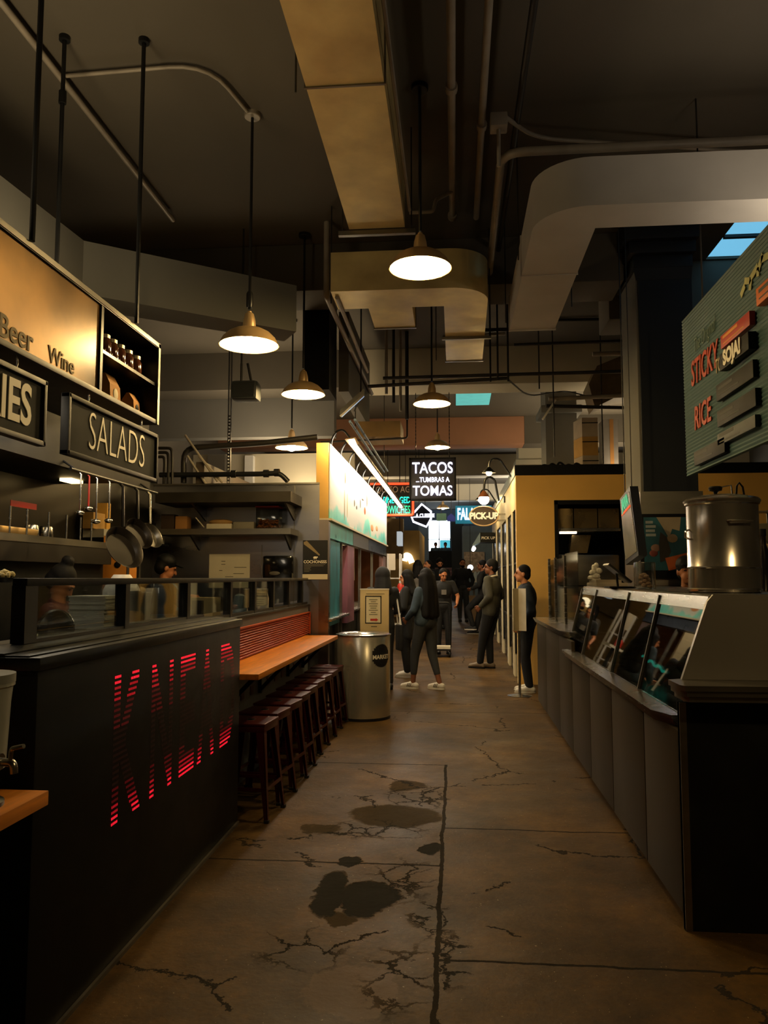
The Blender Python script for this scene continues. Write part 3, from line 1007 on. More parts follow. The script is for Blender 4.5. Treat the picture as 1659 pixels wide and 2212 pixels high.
MB().tube([(-1.9, 11.0, 3.48), (-.66, 11.0, 3.52), (-.66, 11.0, 3.85)], .014, 6, fillet=.04).build('conduit', PIPED, t)

# soffit and bulkhead over the bakery
pl = [(-2.99, 1.5), (-2.70, 5.38), (-1.32, 6.40), (-1.48, 6.66), (-2.95, 5.62), (-3.24, 1.5)]
struct('soffit', MB().prism([(x, y, 3.62) for x, y in pl], (0, 0, .40)), mat('soffit_grey', '64635e', .8, var=.05, scale=1), 'grey soffit band turning a corner above the menu cabinet', False)
struct('soffit', MB().box(-5.2, -1.9, 12.25, 12.5, 3.80, 4.6), GREYW, 'grey bulkhead behind the low pendant lamp')
t = thing('wall_speaker', 'dark rounded loudspeaker hanging under the gold lit pendant lamp', 'speaker', (-1.95, 7.4, 3.2))
c = at(532, 846, Y=7.4)
MB().box(c.x - .13, c.x + .13, 7.3, 7.5, c.z - .095, c.z + .095, .04).build('cabinet', mat('speaker_grey', '33383b', .6), t)
mb = MB().box(c.x - .105, c.x + .105, 7.296, 7.30, c.z - .072, c.z + .072)
mb.build('grille', mat('speaker_mesh', '23272a', .8, bump=.4, scale=60), t)
for dx in (-.05, .05):
    MB().tube([(c.x + dx, 7.4, c.z + .09), (c.x + dx - (.04 if dx > 0 else 0), 7.4, c.z + .28)], .013, 6).build('bracket', PIPED, t)
MB().tube([(c.x - .05, 7.4, c.z + .27), (c.x - .05, 7.4, CZ)], .01, 6).build('drop_rod', PIPED, t)

# kitchen back zone above the steel partition: far cream wall, strips and ducts
struct('trim_1', MB().box(-5.2, -1.95, 15.2, 15.3, 1.5, 4.0), CREAM, 'cream wall far behind the steel partition')
x0, x1 = at(530, 1000, Y=15.1).x, at(548, 1000, Y=15.1).x
struct('trim_2', MB().box(x0, x1, 15.05, 15.2, 1.5, 3.95), WHITEP, 'white pilaster on the far cream wall')
x0, x1 = at(455, 1000, Y=15.1).x, at(492, 1000, Y=15.1).x
struct('trim_3', MB().box(x0, x1, 14.9, 15.2, 1.5, 3.95), BEAM, 'brown pilaster on the far cream wall')
q = lambda px, py, Y=8.95: at(px, py, Y=Y)
pipe('duct_pipe', 'black pipe bending along the top of the steel partition', [q(397, 1043), q(397, 968), q(560, 958), q(686, 944)], .034, PIPED, .16)
pipe('duct_pipe', 'lower black pipe with foil clamps lying above the steel partition', [q(345, 1026, 8.84), q(560, 1024, 8.84), q(605, 1022, 8.84), q(622, 1040, 8.84)], .03, BLACKM, .1, [(q(575, 1023, 8.84), (1, 0, 0)), (q(598, 1021, 8.84), (1, 0, 0)), (q(505, 1024, 8.84), (1, 0, 0))])
for k in range(3):
    pipe('hose', ['outer curved black hose beside the SALADS sign', 'middle curved black hose beside the SALADS sign', 'inner curved black hose beside the SALADS sign'][k], [q(330, 968 + 10 * k, 8.77 + .035 * k), q(355 + 8 * (2 - k), 968 + 9 * k, 8.77 + .035 * k), q(372 - 8 * k, 985 + 8 * k, 8.77 + .035 * k), q(372 - 9 * k, 1046, 8.77 + .035 * k)], .018, PIPED, .14)
t = thing('perforated_strut', 'dark perforated strut hanging in front of the far cream wall', 'strut', q(494, 1045, 9.4))
a, c = q(494, 1047, 9.4), q(494, 905, 9.4)
mb = MB().box(a.x - .02, a.x - .012, 9.38, 9.42, a.z, CZ).box(a.x + .012, a.x + .02, 9.38, 9.42, a.z, CZ)
for i in range(22):
    mb.box(a.x - .012, a.x + .012, 9.385, 9.395, a.z + .04 * i, a.z + .04 * i + .02)
mb.build('channel', PIPED, t)
for k, (pa, pb) in enumerate((((400, 940), (470, 1040)), ((430, 985), (480, 1042)), ((405, 985), (445, 1046)))):
    pipe('stay_rod', ['long pale stay rod leaning behind the black pipe', 'short pale stay rod right of the bent pipe', 'pale stay rod behind the pipe bend'][k], [q(*pa, 8.87), q(*pb, 8.87)], .014, PIPE)

# ------------------------------------------------------------------ white lit fascia stall
FX = -1.41
t = thing('food_stall', 'white lit mural fascia stall with steel posts beyond the bar', 'stall', (-2.4, 12.4, 0))


def mural():
    m = bpy.data.materials.new('mural')
    m.use_nodes = True
    N, L = m.node_tree.nodes, m.node_tree.links
    b_ = N['Principled BSDF']
    g = N.new('ShaderNodeNewGeometry')
    s = N.new('ShaderNodeSeparateXYZ')
    L.new(g.outputs['Position'], s.inputs[0])
    nz = N.new('ShaderNodeTexNoise')
    nz.inputs['Scale'].default_value = 1.1
    nz.inputs['Detail'].default_value = 7
    L.new(g.outputs['Position'], nz.inputs[0])
    a_ = N.new('ShaderNodeMath')
    a_.operation = 'MULTIPLY_ADD'
    a_.inputs[1].default_value = .9
    L.new(nz.outputs['Fac'], a_.inputs[0])
    L.new(s.outputs[2], a_.inputs[2])
    rp = N.new('ShaderNodeValToRGB')
    rp.color_ramp.interpolation = 'EASE'
    e = rp.color_ramp.elements
    e[0].position, e[0].color = 0, srgb('9fb4b6')
    e[1].position, e[1].color = 1, srgb('e6e6e2')
    for p_, c_ in ((.10, '58c8c4'), (.20, '7fd8d2'), (.27, 'd8dcd8')):
        k_ = e.new(p_)
        k_.color = srgb(c_)
    mr = N.new('ShaderNodeMapRange')
    mr.inputs['From Min'].default_value = 2.5
    mr.inputs['From Max'].default_value = 3.6
    L.new(a_.outputs[0], mr.inputs[0])
    L.new(mr.outputs[0], rp.inputs[0])
    L.new(rp.outputs[0], b_.inputs['Base Color'])
    b_.inputs['Roughness'].default_value = .5
    return m


GOLD = mat('golden_steel', 'c8a05c', .35, .8, var=.12, scale=2)
MB().box(FX - .15, FX - .01, 8.76, 16.3, 2.22, 3.08).build('fascia_box', GOLD, t)
MB().box(FX - .01, FX, 8.80, 16.3, 2.22, 3.08).build('mural_panel', mural(), t)
mb = MB().box(FX - .15, FX + .03, 8.76, 16.3, 2.195, 2.22).build('ledge', CREAM, t)
for i, (y0, y1, m) in enumerate(((8.8, 10.9, mat('teal_metal', '6cc8c8', .3, .2, var=.3, scale=3)), (10.92, 12.9, STEELD), (12.92, 16.3, mat('blue_metal', '4a5468', .3, .7, var=.3)))):
    MB().box(FX - .12, FX - .005, y0, y1, 2.0, 2.19).build('valance', m, t)
mb = MB()
mb.box(FX - .03, FX - .02, 9.95, 10.1, 2.24, 2.75)
t2 = mb.bm.free()
# ingredients of the mural: dark strokes and small emblems standing on the panel
for (y, z, w, h, c_) in ((10.05, 2.84, .05, .16, 'a8683c'), (10.0, 2.48, .05, .42, 'b0a890'), (10.25, 2.5, .04, .34, 'c8c0a0'), (11.0, 2.6, .05, .10, '584838'), (11.25, 2.56, .06, .06, '4a4038'), (11.7, 2.66, .04, .14, '6a5a48'), (12.3, 2.6, .12, .12, 'c06030'), (12.6, 2.8, .06, .22, '6a6048'), (13.4, 2.4, .22, .12, 'd09060'), (14.2, 2.44, .2, .1, 'd8a878'), (12.0, 2.75, .12, .03, '6a5a48')):
    MB().ell((FX, y, z), (.006, w, h / 2), u=10, v=6).build('mural_detail', mat('mural_' + c_, c_, .7), t)
for i, (y0, y1, m, z0) in enumerate(((8.9, 9.75, mat('teal_door', '3a8ca0', .35, .3, var=.5, scale=2.2, stretch=(1, 3, 1)), 1.0), (10.45, 11.15, mat('rose_steel', 'a87084', .35, .4, var=.5, scale=1.2), .95), (15.7, 16.3, mat('rose_steel_pale', '98787c', .35, .6, var=.3), 0.2))):
    MB().box(FX - .10, FX - .02, y0, y1, z0, 1.98).build('panel', m, t)
for y in (8.80, 9.85, 10.15, 12.2, 14.0):
    MB().box(FX - .09, FX - .05, y - .03, y + .03, gz(y), 2.0).build('post', STEELD, t)
MB().box(FX - 1.6, FX - 1.5, 8.9, 16.2, 0, 2.9).build('back_wall', mat('stall_brown', '3c3226', .7, var=.2), t)
MB().box(FX - 1.5, FX - .15, 16.2, 16.3, 0, 2.9).build('end_wall', mat('stall_orange', '8a5426', .7, var=.2), t)
MB().box(FX - 1.5, FX - .15, 8.9, 16.2, 2.55, 2.6).build('stall_ceiling', BEAM, t)
MB().box(FX - .62, FX - .11, 8.82, 15.6, 0.0, 1.06).build('counter', BLACK, t)
MB().box(FX - .66, FX + .03, 8.80, 10.3, 1.06, 1.09, .004).build('worktop', STEEL, t)
MB().box(FX - .66, FX - .05, 10.32, 15.6, 1.06, 1.09, .004).build('worktop', STEEL, t)
for i, (y, z) in enumerate(((11.6, 2.5), (14.2, 2.5))):
    MB().box(FX - .9, FX - .8, y, y + .9, z, z + .04).build('tube_light', mat('tube_light', 'fff0d8', emit='ffe0b0', es=36), t)

t = thing('strip_light', 'long white strip light on curved arms over the white fascia', 'light', (-1.19, 13.2, 3.1))
y0, y1 = 8.95, 17.4
mb = MB().prism([(-1.26, y0, 3.155), (-1.14, y0, 3.175), (-1.10, y0, 3.09), (-1.12, y0, 3.085), (-1.15, y0, 3.155), (-1.26, y0, 3.145)], (0, y1 - y0, 0))
mb.build('hood', mat('hood_brown', '6a5640', .45, .4), t)
MB().box(-1.215, -1.155, y0 + .02, y1 - .02, 3.10, 3.13, .008).build('diffuser', mat('strip_glow', 'ffffff', emit='ffecd0', es=STRIP), t)
for i in range(11):
    y = 8.98 + i * .78
    MB().tube([(FX - .02, y, 3.07), (FX - .01, y, 3.16), (FX + .05, y, 3.26), (FX + .13, y, 3.27), (-1.2, y, 3.165)], .012, 8, fillet=.08).build('arm', BLACKM, t)
t = thing('blue_conduit', 'pair of bluish conduits running above the strip light', 'conduit', (-1.25, 11, 3.43))
for dx, dz in ((0, 0), (.06, .02)):
    MB().tube([(-1.25 + dx, 9.3, 3.43 + dz), (-1.25 + dx, 13.9, 3.43 + dz)], .017, 8).build('run', mat('zinc_blue', '8498a8', .3, .7), t)
for y in (9.6, 13.6):
    MB().tube([(-1.22, y, 3.43), (-1.22, y, 3.74 if y < 11 else CZ)], .007, 6).build('hanger_rod', PIPED, t)
t = thing('floodlight', 'small tilted white panel light at the near end of the conduits', 'light', (-1.2, 9.15, 3.5))
M = frame((at(761, 870, Y=9.15)), (.74, 0, .67), (0, .5, .86))
MB().box(-.19, .19, -.05, .05, -.02, .02, .006, M).build('housing', WHITEP, t)
MB().box(-.18, .18, -.05, .05, -.03, -.021, 0, M).build('lens', mat('pale_lens', 'd0e0f0', emit='b8d8ff', es=.5), t)
MB().tube([(-1.18, 9.16, 3.52), (-1.1, 9.16, 3.7), (-1.1, 9.16, 4.96)], .01, 6).build('stem', PIPED, t)

# ------------------------------------------------------------------ hanging neon signs in the aisle


def chainrod(t, x, y, z0, z1):
    n = int((z1 - z0) / .028)
    pts, rr = [], []
    for i in range(n + 1):
        pts.append((x, y, z0 + (z1 - z0) * i / n))
        rr.append(.009 if i % 2 else .004)
    MB().tube(pts, rr, 6).build('chain', BLACKM, t)


Y = 12.0
a, c = at(884, 1081, Y=Y), at(985, 988, Y=Y)
t = thing('neon_sign', 'hanging black sign with white neon words TACOS TUMBRAS A TOMAS', 'sign', ((a.x + c.x) / 2, Y, a.z))
MB().box(a.x, c.x, Y, Y + .12, a.z, c.z, .006).build('box', mat('sign_black', '1c1a26', .4, var=.2), t)
mb = MB()
for b_ in ((a.x, c.x, a.z, a.z + .025), (a.x, c.x, c.z - .025, c.z), (a.x, a.x + .025, a.z, c.z), (c.x - .025, c.x, a.z, c.z)):
    mb.box(b_[0], b_[1], Y - .02, Y, b_[2], b_[3])
mb.build('frame', BLACK, t)
w, h, mx_ = c.x - a.x, c.z - a.z, (a.x + c.x) / 2
MB().text('TACOS', .24, frame((mx_, Y - .015, a.z + h * .745), *XC), .006, .002, .80).build('tube_lettering', NEONW, t)
MB().text('...TUMBRAS A', .105, frame((mx_, Y - .015, a.z + h * .475), *XC), .006, .001, .82).build('tube_lettering', NEONW, t)
MB().text('TOMAS', .215, frame((mx_, Y - .015, a.z + h * .21), *XC), .006, .002, .85).build('tube_lettering', NEONW, t)
for x in (a.x + .1, c.x - .1):
    chainrod(t, x, Y + .06, c.z, 4.42)

Y = 17.5
a, c = at(800, 1116, Y=Y), at(895, 1042, Y=Y)
t = thing('neon_sign', 'red bordered neon sign with teal sandwich lettering behind the strip light', 'sign', ((a.x + c.x) / 2, Y, a.z))
MB().box(a.x, c.x, Y, Y + .1, a.z, c.z).build('box', mat('sign_dark', '14181a', .5), t)
mb = MB().tube([(a.x, Y - .03, a.z + .03), (c.x - .03, Y - .03, a.z + .03), (c.x - .03, Y - .03, c.z - .03), (a.x, Y - .03, c.z - .03)], .024, 8, fillet=.05)
mb.build('border_tube', NEONR, t)
zz = lambda py_: at(860, py_, Y=Y).z
xr = c.x - .09
MB().text('QUITO AG', .20, frame((xr, Y - .012, zz(1058)), *XC), .004, 0, .8, 'RIGHT').build('lettering', mat('tan_lettering', 'b09878', .5, emit='b09878', es=.25), t)
MB().text('FINE AGED', .20, frame((xr, Y - .012, zz(1081)), *XC), .006, .003, .62, 'RIGHT').build('tube_lettering', NEONT, t)
MB().text('SANDWICHES', .25, frame((xr, Y - .012, zz(1102)), *XC), .006, .001, .52, 'RIGHT').build('tube_lettering', NEONG, t)
for x in (c.x - .2, c.x - .6):
    MB().tube([(x, Y + .05, c.z), (x, Y + .05, CZ)], .008, 6).build('hanger_rod', PIPED, t)

Y = 20.0
g = lambda px, py_: at(px, py_, Y=Y)
t = thing('neon_sign', 'diamond shaped white neon sign on black below the taco sign', 'sign', g(909, 1138))
pts = [g(911, 1089), g(931, 1105), g(931, 1121), g(921, 1138), g(893, 1127), g(888, 1114)]
MB().prism([p + Vector((0, .01, 0)) for p in pts], (0, .08, 0)).build('box', BLACK, t)
MB().tube([p + Vector((0, -.01, 0)) for p in pts], .026, 8, closed=True).build('tube_border', NEONW, t)
MB().text('LA CUISINE', .13, frame(g(916, 1114), *XC), .005, .004, .8).build('tube_lettering', NEONW, t)
MB().box(g(888, 1114).x, g(932, 1114).x, Y - .03, Y - .012, g(900, 1118).z, g(900, 1116.5).z).build('tube_bar', NEONW, t)
for px in (905, 918):
    p = g(px, 1092)
    MB().tube([(p.x, Y + .05, p.z), (p.x, Y + .05, CZ)], .008, 6).build('hanger_rod', PIPED, t)

Y = 24.0
g = lambda px, py_: at(px, py_, Y=Y)
t = thing('shop_sign', 'white and teal falafel sign half hidden behind the oval pick-up sign', 'sign', g(1020, 1132))
a, c = g(984, 1131), g(1062, 1092)
MB().box(a.x, c.x, Y, Y + .1, a.z, c.z).build('box', mat('teal_sign', '2a7488', .5, emit='30a0b8', es=.35), t)
MB().text('FALAFEL', .50, frame((a.x + .05, Y - .012, (a.z + c.z) / 2), *XC), .01, .01, .46, 'LEFT').build('lettering', NEONW, t)
for x in (a.x + .1, c.x - .1):
    MB().tube([(x, Y + .05, c.z), (x, Y + .05, CZ)], .01, 6).build('hanger_rod', PIPED, t)
Y = 26
g = lambda px, py_: at(px, py_, Y=Y)
t = tag(MB().box(g(943, 1125).x, g(964, 1109).x, Y, Y + .06, g(943, 1125).z, g(943, 1109).z).build('hanging_board', mat('dull_green', '6a8a72', .6, emit='6a9a7a', es=.12)), 'small dull green board hanging right of the diamond neon sign', 'board')
MB().tube([(g(953, 1109).x, Y + .03, g(953, 1109).z), (g(953, 1109).x, Y + .03, CZ)], .01, 6).build('hanger_rod', PIPED, t)
t = tag(MB().prism([g(966, 1126), g(983, 1126), g(983, 1116), g(975, 1109), g(966, 1116)], (0, .06, 0)).build('hanging_board', mat('violet_sign', '3a3f7a', .6, emit='5058b0', es=.2)), 'small violet pointed sign between the green board and the falafel sign', 'sign')
MB().tube([(g(975, 1109).x, Y + .03, g(975, 1112).z), (g(975, 1109).x, Y + .03, CZ)], .01, 6).build('hanger_rod', PIPED, t)
# ------------------------------------------------------------------ bakery kitchen behind the glass
KY = 8.75
g = lambda px, py_, Y=KY: at(px, py_, Y=Y)
t = thing('steel_partition', 'stainless steel partition wall closing the kitchen, with seams', 'partition', (-2.4, KY + .04, 0))
MB().box(-3.45, -1.52, KY, KY + .1, 0, 2.605).build('panel', mat('partition_steel', '9c9ca4', .3, 1, var=.12, scale=1.5, stretch=(1, 1, 3), rvar=.1), t)
MB().box(-1.52, FX, KY - .01, KY + .1, 0, 2.2).build('end_post', mat('partition_post', '9c9088', .3, 1, var=.2, scale=1.5), t)
for px in (567, 636):
    x = g(px, 1100).x
    MB().box(x - .006, x + .006, KY - .006, KY, 1.0 if px == 636 else 1.9 - .75, 2.6 if px == 636 else 1.92).build('seam', STEELD, t)
MB().box(-3.45, -1.52, KY - .02, KY + .12, 2.605, 2.625).build('cap', STEELD, t)
struct('wall_kitchen', MB().box(-3.55, -3.45, 2.0, KY + .1, 0, 3.2), mat('kitchen_wall_steel', '302e28', .4, .8, var=.2, scale=1.2), 'dull steel back wall of the kitchen')
t = thing('range_hood', 'long dark extractor hood along the kitchen back wall', 'hood', (-3.0, 5, 2.3))
MB().box(-3.449, -2.62, 2.2, 6.5, 2.36, 2.95).build('body', mat('hood_steel', '100f0e', .55, .1, var=.15, spec=.25), t)
MB().box(-2.64, -2.60, 2.2, 6.5, 2.29, 2.37).build('lip', mat('hood_steel', '1c1b18'), t)
for y in (4.75, 6.1):
    MB().box(-3.2, -3.1, y, y + .2, 2.335, 2.36).build('light', mat('hood_light', 'ffe6b0', emit='ffd890', es=6), t)
# far shelves on the partition
for i, (ya, yb, d, m, lab) in enumerate(((1061, 1086, .62, mat('shelf_dark', '3a362f', .45, .7), 'deep dark shelf high on the steel partition'), (1141, 1155, .42, STEELD, 'lower steel shelf on the partition holding boxes and a nut tub'))):
    a, c = g(335, yb, KY - d), g(628, ya, KY - d)
    t = thing('wall_shelf', lab, 'shelf', ((a.x + c.x) / 2, KY - d / 2, a.z))
    MB().box(max(a.x, -3.44), c.x, KY - d, KY - .001, a.z, c.z).build('board', m, t)
    for x in (a.x + .35, c.x - .1):
        MB().prism([(x, KY - .001, a.z), (x, KY - .001, a.z - .16), (x, KY - d * .8, a.z)], (.02, 0, 0)).build('bracket', STEELD, t)
SZ = g(480, 1141, KY - .42).z
SY = KY - .22


def shelf_box(name, lab, cat, px0, px1, pyt, m, d=.14, lid=None, base=None):
    a, c = g(px0, 1141, SY), g(px1, pyt, SY)
    t = thing(name, lab, cat, ((a.x + c.x) / 2, SY, SZ))
    MB().box(a.x, c.x, SY - d / 2, SY + d / 2, SZ, c.z, .006).build('body', m, t)
    if lid:
        MB().box(a.x - .006, c.x + .006, SY - d / 2 - .006, SY + d / 2 + .006, c.z - .002, c.z + .014, .004).build('lid', lid, t)
    return t, a, c


t, a, c = shelf_box('food_tub', 'square clear tub of nuts with a red lid on the lower shelf', 'container', 557, 606, 1097, ACRYL, .2, RED)
mb = MB()
for i in range(110):
    mb.ell((random.uniform(a.x + .02, c.x - .02), random.uniform(SY - .08, SY + .08), SZ + random.uniform(.015, .10)), (.016, .013, .012), u=6, v=4)
tag(mb.build('nut', mat('nuts', '9a5a2c', .6, var=.3), t), 'brown nuts filling the tub', kind='stuff')
shelf_box('carton', 'small brown carton left on the lower shelf', 'box', 383, 409, 1116, CARD)
shelf_box('carton', 'dark carton at the left end of the lower shelf', 'box', 352, 381, 1112, mat('dark_card', '3a2a1e', .8))
shelf_box('tray', 'low pale tray on the lower shelf beside the nut tub', 'tray', 507, 552, 1128, mat('pale_tray', '8a8474', .6))
t, a, c = shelf_box('bread_bag', 'plastic bag of bread on the lower shelf', 'bag', 450, 504, 1132, PAPER)
MB().ell(((a.x + c.x) / 2, SY, c.z + .02), ((c.x - a.x) / 2 * .95, .08, .035)).build('bread', mat('bread', 'b08a54', .8, var=.3), t)
t = thing('price_stick', 'short white stick leaning on the lower shelf', 'stick', g(430, 1141, SY - .12))
a, c = g(441, 1139, SY - .12), g(423, 1118, SY - .12)
MB().bar(a, c, .02, .008).build('body', PAPER, t)

t = thing('towel_dispenser', 'black plastic paper towel dispenser on the steel partition', 'dispenser', g(599, 1260, KY - .1))
a, c = g(566, 1256, KY - .2), g(632, 1200, KY - .2)
MB().box(a.x, c.x, KY - .2, KY - .001, a.z, c.z, .03).build('cover', mat('gloss_black', '0c0c0e', .15, coat=.5), t)
MB().ell(((a.x + c.x) / 2 - .03, KY - .2, a.z + .09), (.06, .006, .022)).build('window', mat('smoke', '5a564e', .2), t)
t = thing('paper_notice', 'cream paper notice taped to the steel partition', 'notice', g(495, 1272, KY - .006))
a, c = g(451, 1270, KY - .006), g(540, 1197, KY - .006)
MB().box(a.x, c.x, KY - .008, KY - .002, a.z, c.z).build('sheet', PAPER, t)
mb = MB()
for i, (u, w) in enumerate(((.3, .1), (.3, .1), (.62, .3), (.25, .08), (.6, .26), (.4, .2))):
    z = c.z - .08 - i * .035
    mb.box(a.x + u * (c.x - a.x), a.x + (u + w) * (c.x - a.x), KY - .0095, KY - .008, z - .003, z + .003)
mb.build('lettering', mat('ink', '4a4438', .8), t)
t = thing('poster', 'black poster with pig emblem and COCHONSSS lettering on the steel partition', 'poster', g(681, 1252, KY - .014))
a, c = g(654, 1240, KY - .012), g(708, 1167, KY - .012)
MB().box(a.x, c.x, KY - .02, KY - .011, a.z, c.z).build('sheet', mat('poster_black', '101012', .4), t)
mx_ = (a.x + c.x) / 2
mb = MB().text('COCHONSSS', .045, frame((mx_, KY - .021, a.z + .135), *XC), .001, .001, .98)
mb.build('title', LETW, t)
mb = MB()
for i, w in enumerate((.12, .11, .04, .035, .04, .03)):
    z = a.z + .105 - i * .015
    mb.box(mx_ - .125, mx_ - .125 + 2 * w, KY - .0215, KY - .02, z - .002, z + .002)
mb.build('small_print', mat('grey_print', '8a857a', .8), t)
mb = MB().ell((mx_, KY - .02, a.z + .185), (.022, .003, .012))
mb.ell((mx_ + .022, KY - .02, a.z + .188), (.009, .003, .008))
for dx in (-.014, -.006, .008, .015):
    mb.box(mx_ + dx - .002, mx_ + dx + .002, KY - .022, KY - .02, a.z + .165, a.z + .18)
mb.build('pig_emblem', LETW, t)
MB().prism([(a.x + .01, KY - .0205, c.z - .02), (a.x + .045, KY - .0205, c.z - .005), (mx_ + .055, KY - .0205, a.z + .215), (mx_ + .045, KY - .0205, a.z + .205), (a.x + .012, KY - .0205, c.z - .045)], (0, -.002, 0)).build('cone_picture', mat('print_beige', '8a7a5c', .7), t)
MB().box(a.x - .002, c.x, KY - .022, KY - .011, a.z - .06, a.z - .002).build('footer_strip', PAPER, t)

# inner worktop behind the glass, with things standing on it
t = thing('kitchen_worktop', 'steel worktop just behind the glass guard', 'worktop', (-2.1, 5.5, 0))
MB().box(-2.5, -1.93, 2.6, 8.6, 0, 1.17).build('cabinet', BLACK, t)
MB().box(-2.52, -1.925, 2.6, 8.6, 1.17, 1.2).build('top', STEELD, t)
IZ = 1.2
t = thing('paper_stack', 'tall stack of white paper trays behind the first glass pane', 'stack', (-2.06, 4.2, IZ))
x0, x1 = at(147, 1340, Y=4.25).x, at(253, 1340, Y=4.25).x
mb = MB()
n = 26
for i in range(n):
    z = IZ + i * .0096
    dx, dy = random.uniform(-.006, .006), random.uniform(-.006, .006)
    mb.box(x0 + dx, min(x1, -1.94) + dx, 4.25 + dy, 4.45 + dy, z, z + .0086)
tag(mb.build('tray', mat('tray_white', 'b4b0a4', .7, var=.1), t), 'white paper trays stacked up', kind='stuff')
t = thing('steel_bowl', 'shiny steel bowl standing on its rim left of the paper trays', 'bowl', (-2.0, 3.75, IZ))
c = at(120, 1352, Y=3.75)
M = Matrix.Translation((c.x, 3.75, IZ + .098)) @ Matrix.Rotation(R(82), 4, 'X') @ Matrix.Rotation(R(0), 4, 'Z')
MB().lathe([(.02, -.06), (.07, -.045), (.092, 0), (.098, .004), (.098, -.003), (.088, -.004), (.068, -.05), (.02, -.064)], n=28, M=M, caps=True).build('body', STEEL, t)
t = thing('white_jug', 'white plastic jug with sloping shoulders behind the paper trays', 'jug', at(265, 1300, Y=4.9))
c = at(262, 1300, Y=4.85)
MB().lathe([(.11, 0), (.115, .01), (.115, .27), (.10, .30), (.055, .365), (.05, .37)], (c.x, 4.85, IZ), 20).build('body', mat('white_plastic', 'c9c4ba', .5), t)
for i, (px, Y, r, h, m, lab) in enumerate(((288, 4.5, .045, .26, PLAST, 'clear tall tub of cream behind the second glass pane'), (309, 4.62, .045, .25, PLAST, 'second clear tall tub of cream beside the dark pitcher'))):
    c = at(px, 1320, Y=Y)
    t = thing('plastic_tub', lab, 'tub', (c.x, Y, IZ), 0, 'tall clear tubs behind the glass')
    MB().lathe([(r * .85, 0), (r, h), (r * 1.08, h + .005), (r * 1.08, h + .014)], (c.x, Y, IZ), 18).build('body', m, t)
t = thing('pitcher', 'dark glass pitcher with blue label behind the second pane', 'pitcher', at(348, 1320, Y=4.75))
c = at(348, 1320, Y=4.75)
MB().lathe([(.06, 0), (.066, .02), (.072, .20), (.06, .27), (.05, .29), (.055, .30)], (c.x, 4.75, IZ), 20).build('body', mat('smoked_glass', '2c3234', .15, coat=.5), t)
MB().lathe([(.05, .30), (.05, .325), (.02, .335)], (c.x, 4.75, IZ), 20).build('lid', STEEL, t)
MB().lathe([(.0705, .06), (.073, .13)], (c.x, 4.75, IZ), 20, caps=False).build('label_band', mat('blue_label', '4a6a8a', .6), t)
t = thing('cardboard_box', 'beige box behind the third glass pane', 'box', at(440, 1330, Y=5.9))
c = at(440, 1330, Y=5.9)
MB().box(c.x - .1, c.x + .1, 5.8, 6.0, IZ, IZ + .2).build('body', mat('beige_box', '8a7a54', .8), t)
MB().box(c.x - .06, c.x + .03, 5.795, 5.80, IZ + .06, IZ + .18).build('opening', BLACK, t)
for i, (px, Y, w, h, m, lab) in enumerate(((518, 6.3, .055, .22, mat('bag_blue', '6a7a86', .35, var=.4), 'crumpled clear bag behind the fourth glass pane'), (568, 6.9, .05, .24, PLAST, 'pale deli tub behind the fifth glass pane'))):
    c = at(px, 1320, Y=Y)
    t = thing('deli_bag' if i == 0 else 'deli_tub', lab, 'bag' if i == 0 else 'tub', (c.x, Y, IZ))
    MB().lathe([(w * .8, 0), (w, .03), (w * 1.05, h * .7), (w * .8, h * .93), (w * .3 if i == 0 else w * .8, h)], (c.x, Y, IZ), 12).build('body', m, t)

# shelf with cups and rods further back
t = thing('pass_shelf', 'dark pass shelf with thin steel rods at the kitchen back', 'shelf', (-3.1, 5.8, 1.66))
MB().box(-3.42, -2.88, 4.3, 6.4, 1.66, 1.83).build('body', mat('pass_steel', '3a3733', .4, .8), t)
MB().box(-2.89, -2.875, 4.3, 6.4, 1.79, 1.84).build('edge', STEELD, t)
MB().box(-3.42, -2.95, 4.3, 6.4, 0, 1.66).build('base', BLACK, t)
for px in (20, 57, 104, 143, 173, 197):
    p = at(px, 1160, X=-2.9)
    MB().tube([(-2.9, p.y, 1.83), (-2.9, p.y, 2.02)], .007, 6).build('rod', STEEL, t)
CL = ['steel cup upside down on the pass shelf, left of two', 'steel cup upside down on the pass shelf, right of two']
for i, px in enumerate((68, 99)):
    p = at(px, 1150, X=-2.98)
    t = thing('steel_cup', CL[i], 'cup', (-2.98, p.y, 1.831), 0, 'steel cups on the pass shelf')
    MB().lathe([(.05, 0), (.053, .005), (.046, .085), (.038, .095), (0, .096)], (-2.98, p.y, 1.831), 18).build('body', STEEL, t)
t = thing('warming_tray', 'gold lit steel tray at the left of the pass shelf', 'tray', (-3.1, 5.1, 1.831))
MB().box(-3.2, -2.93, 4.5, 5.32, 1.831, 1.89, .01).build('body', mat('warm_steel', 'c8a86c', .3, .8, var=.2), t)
t = thing('price_card', 'red card clipped over the pass shelf at the left picture edge', 'card', (-2.9, 5.15, 2.02))
MB().box(-2.902, -2.898, 4.9, 5.22, 2.02, 2.06).build('sheet', RED, t)
t = thing('tray_row', 'long pale tray row on the back wall shelf', 'shelf', (-3.3, 6.6, 1.9))
MB().box(-3.449, -3.2, 6.95, 8.6, 1.90, 1.92).build('board', BLACKM, t)
MB().box(-3.42, -3.22, 6.98, 7.7, 1.921, 2.0).build('tray', PLAST, t)
MB().box(-3.42, -3.22, 7.75, 8.5, 1.921, 2.0).build('tray', PLAST, t)
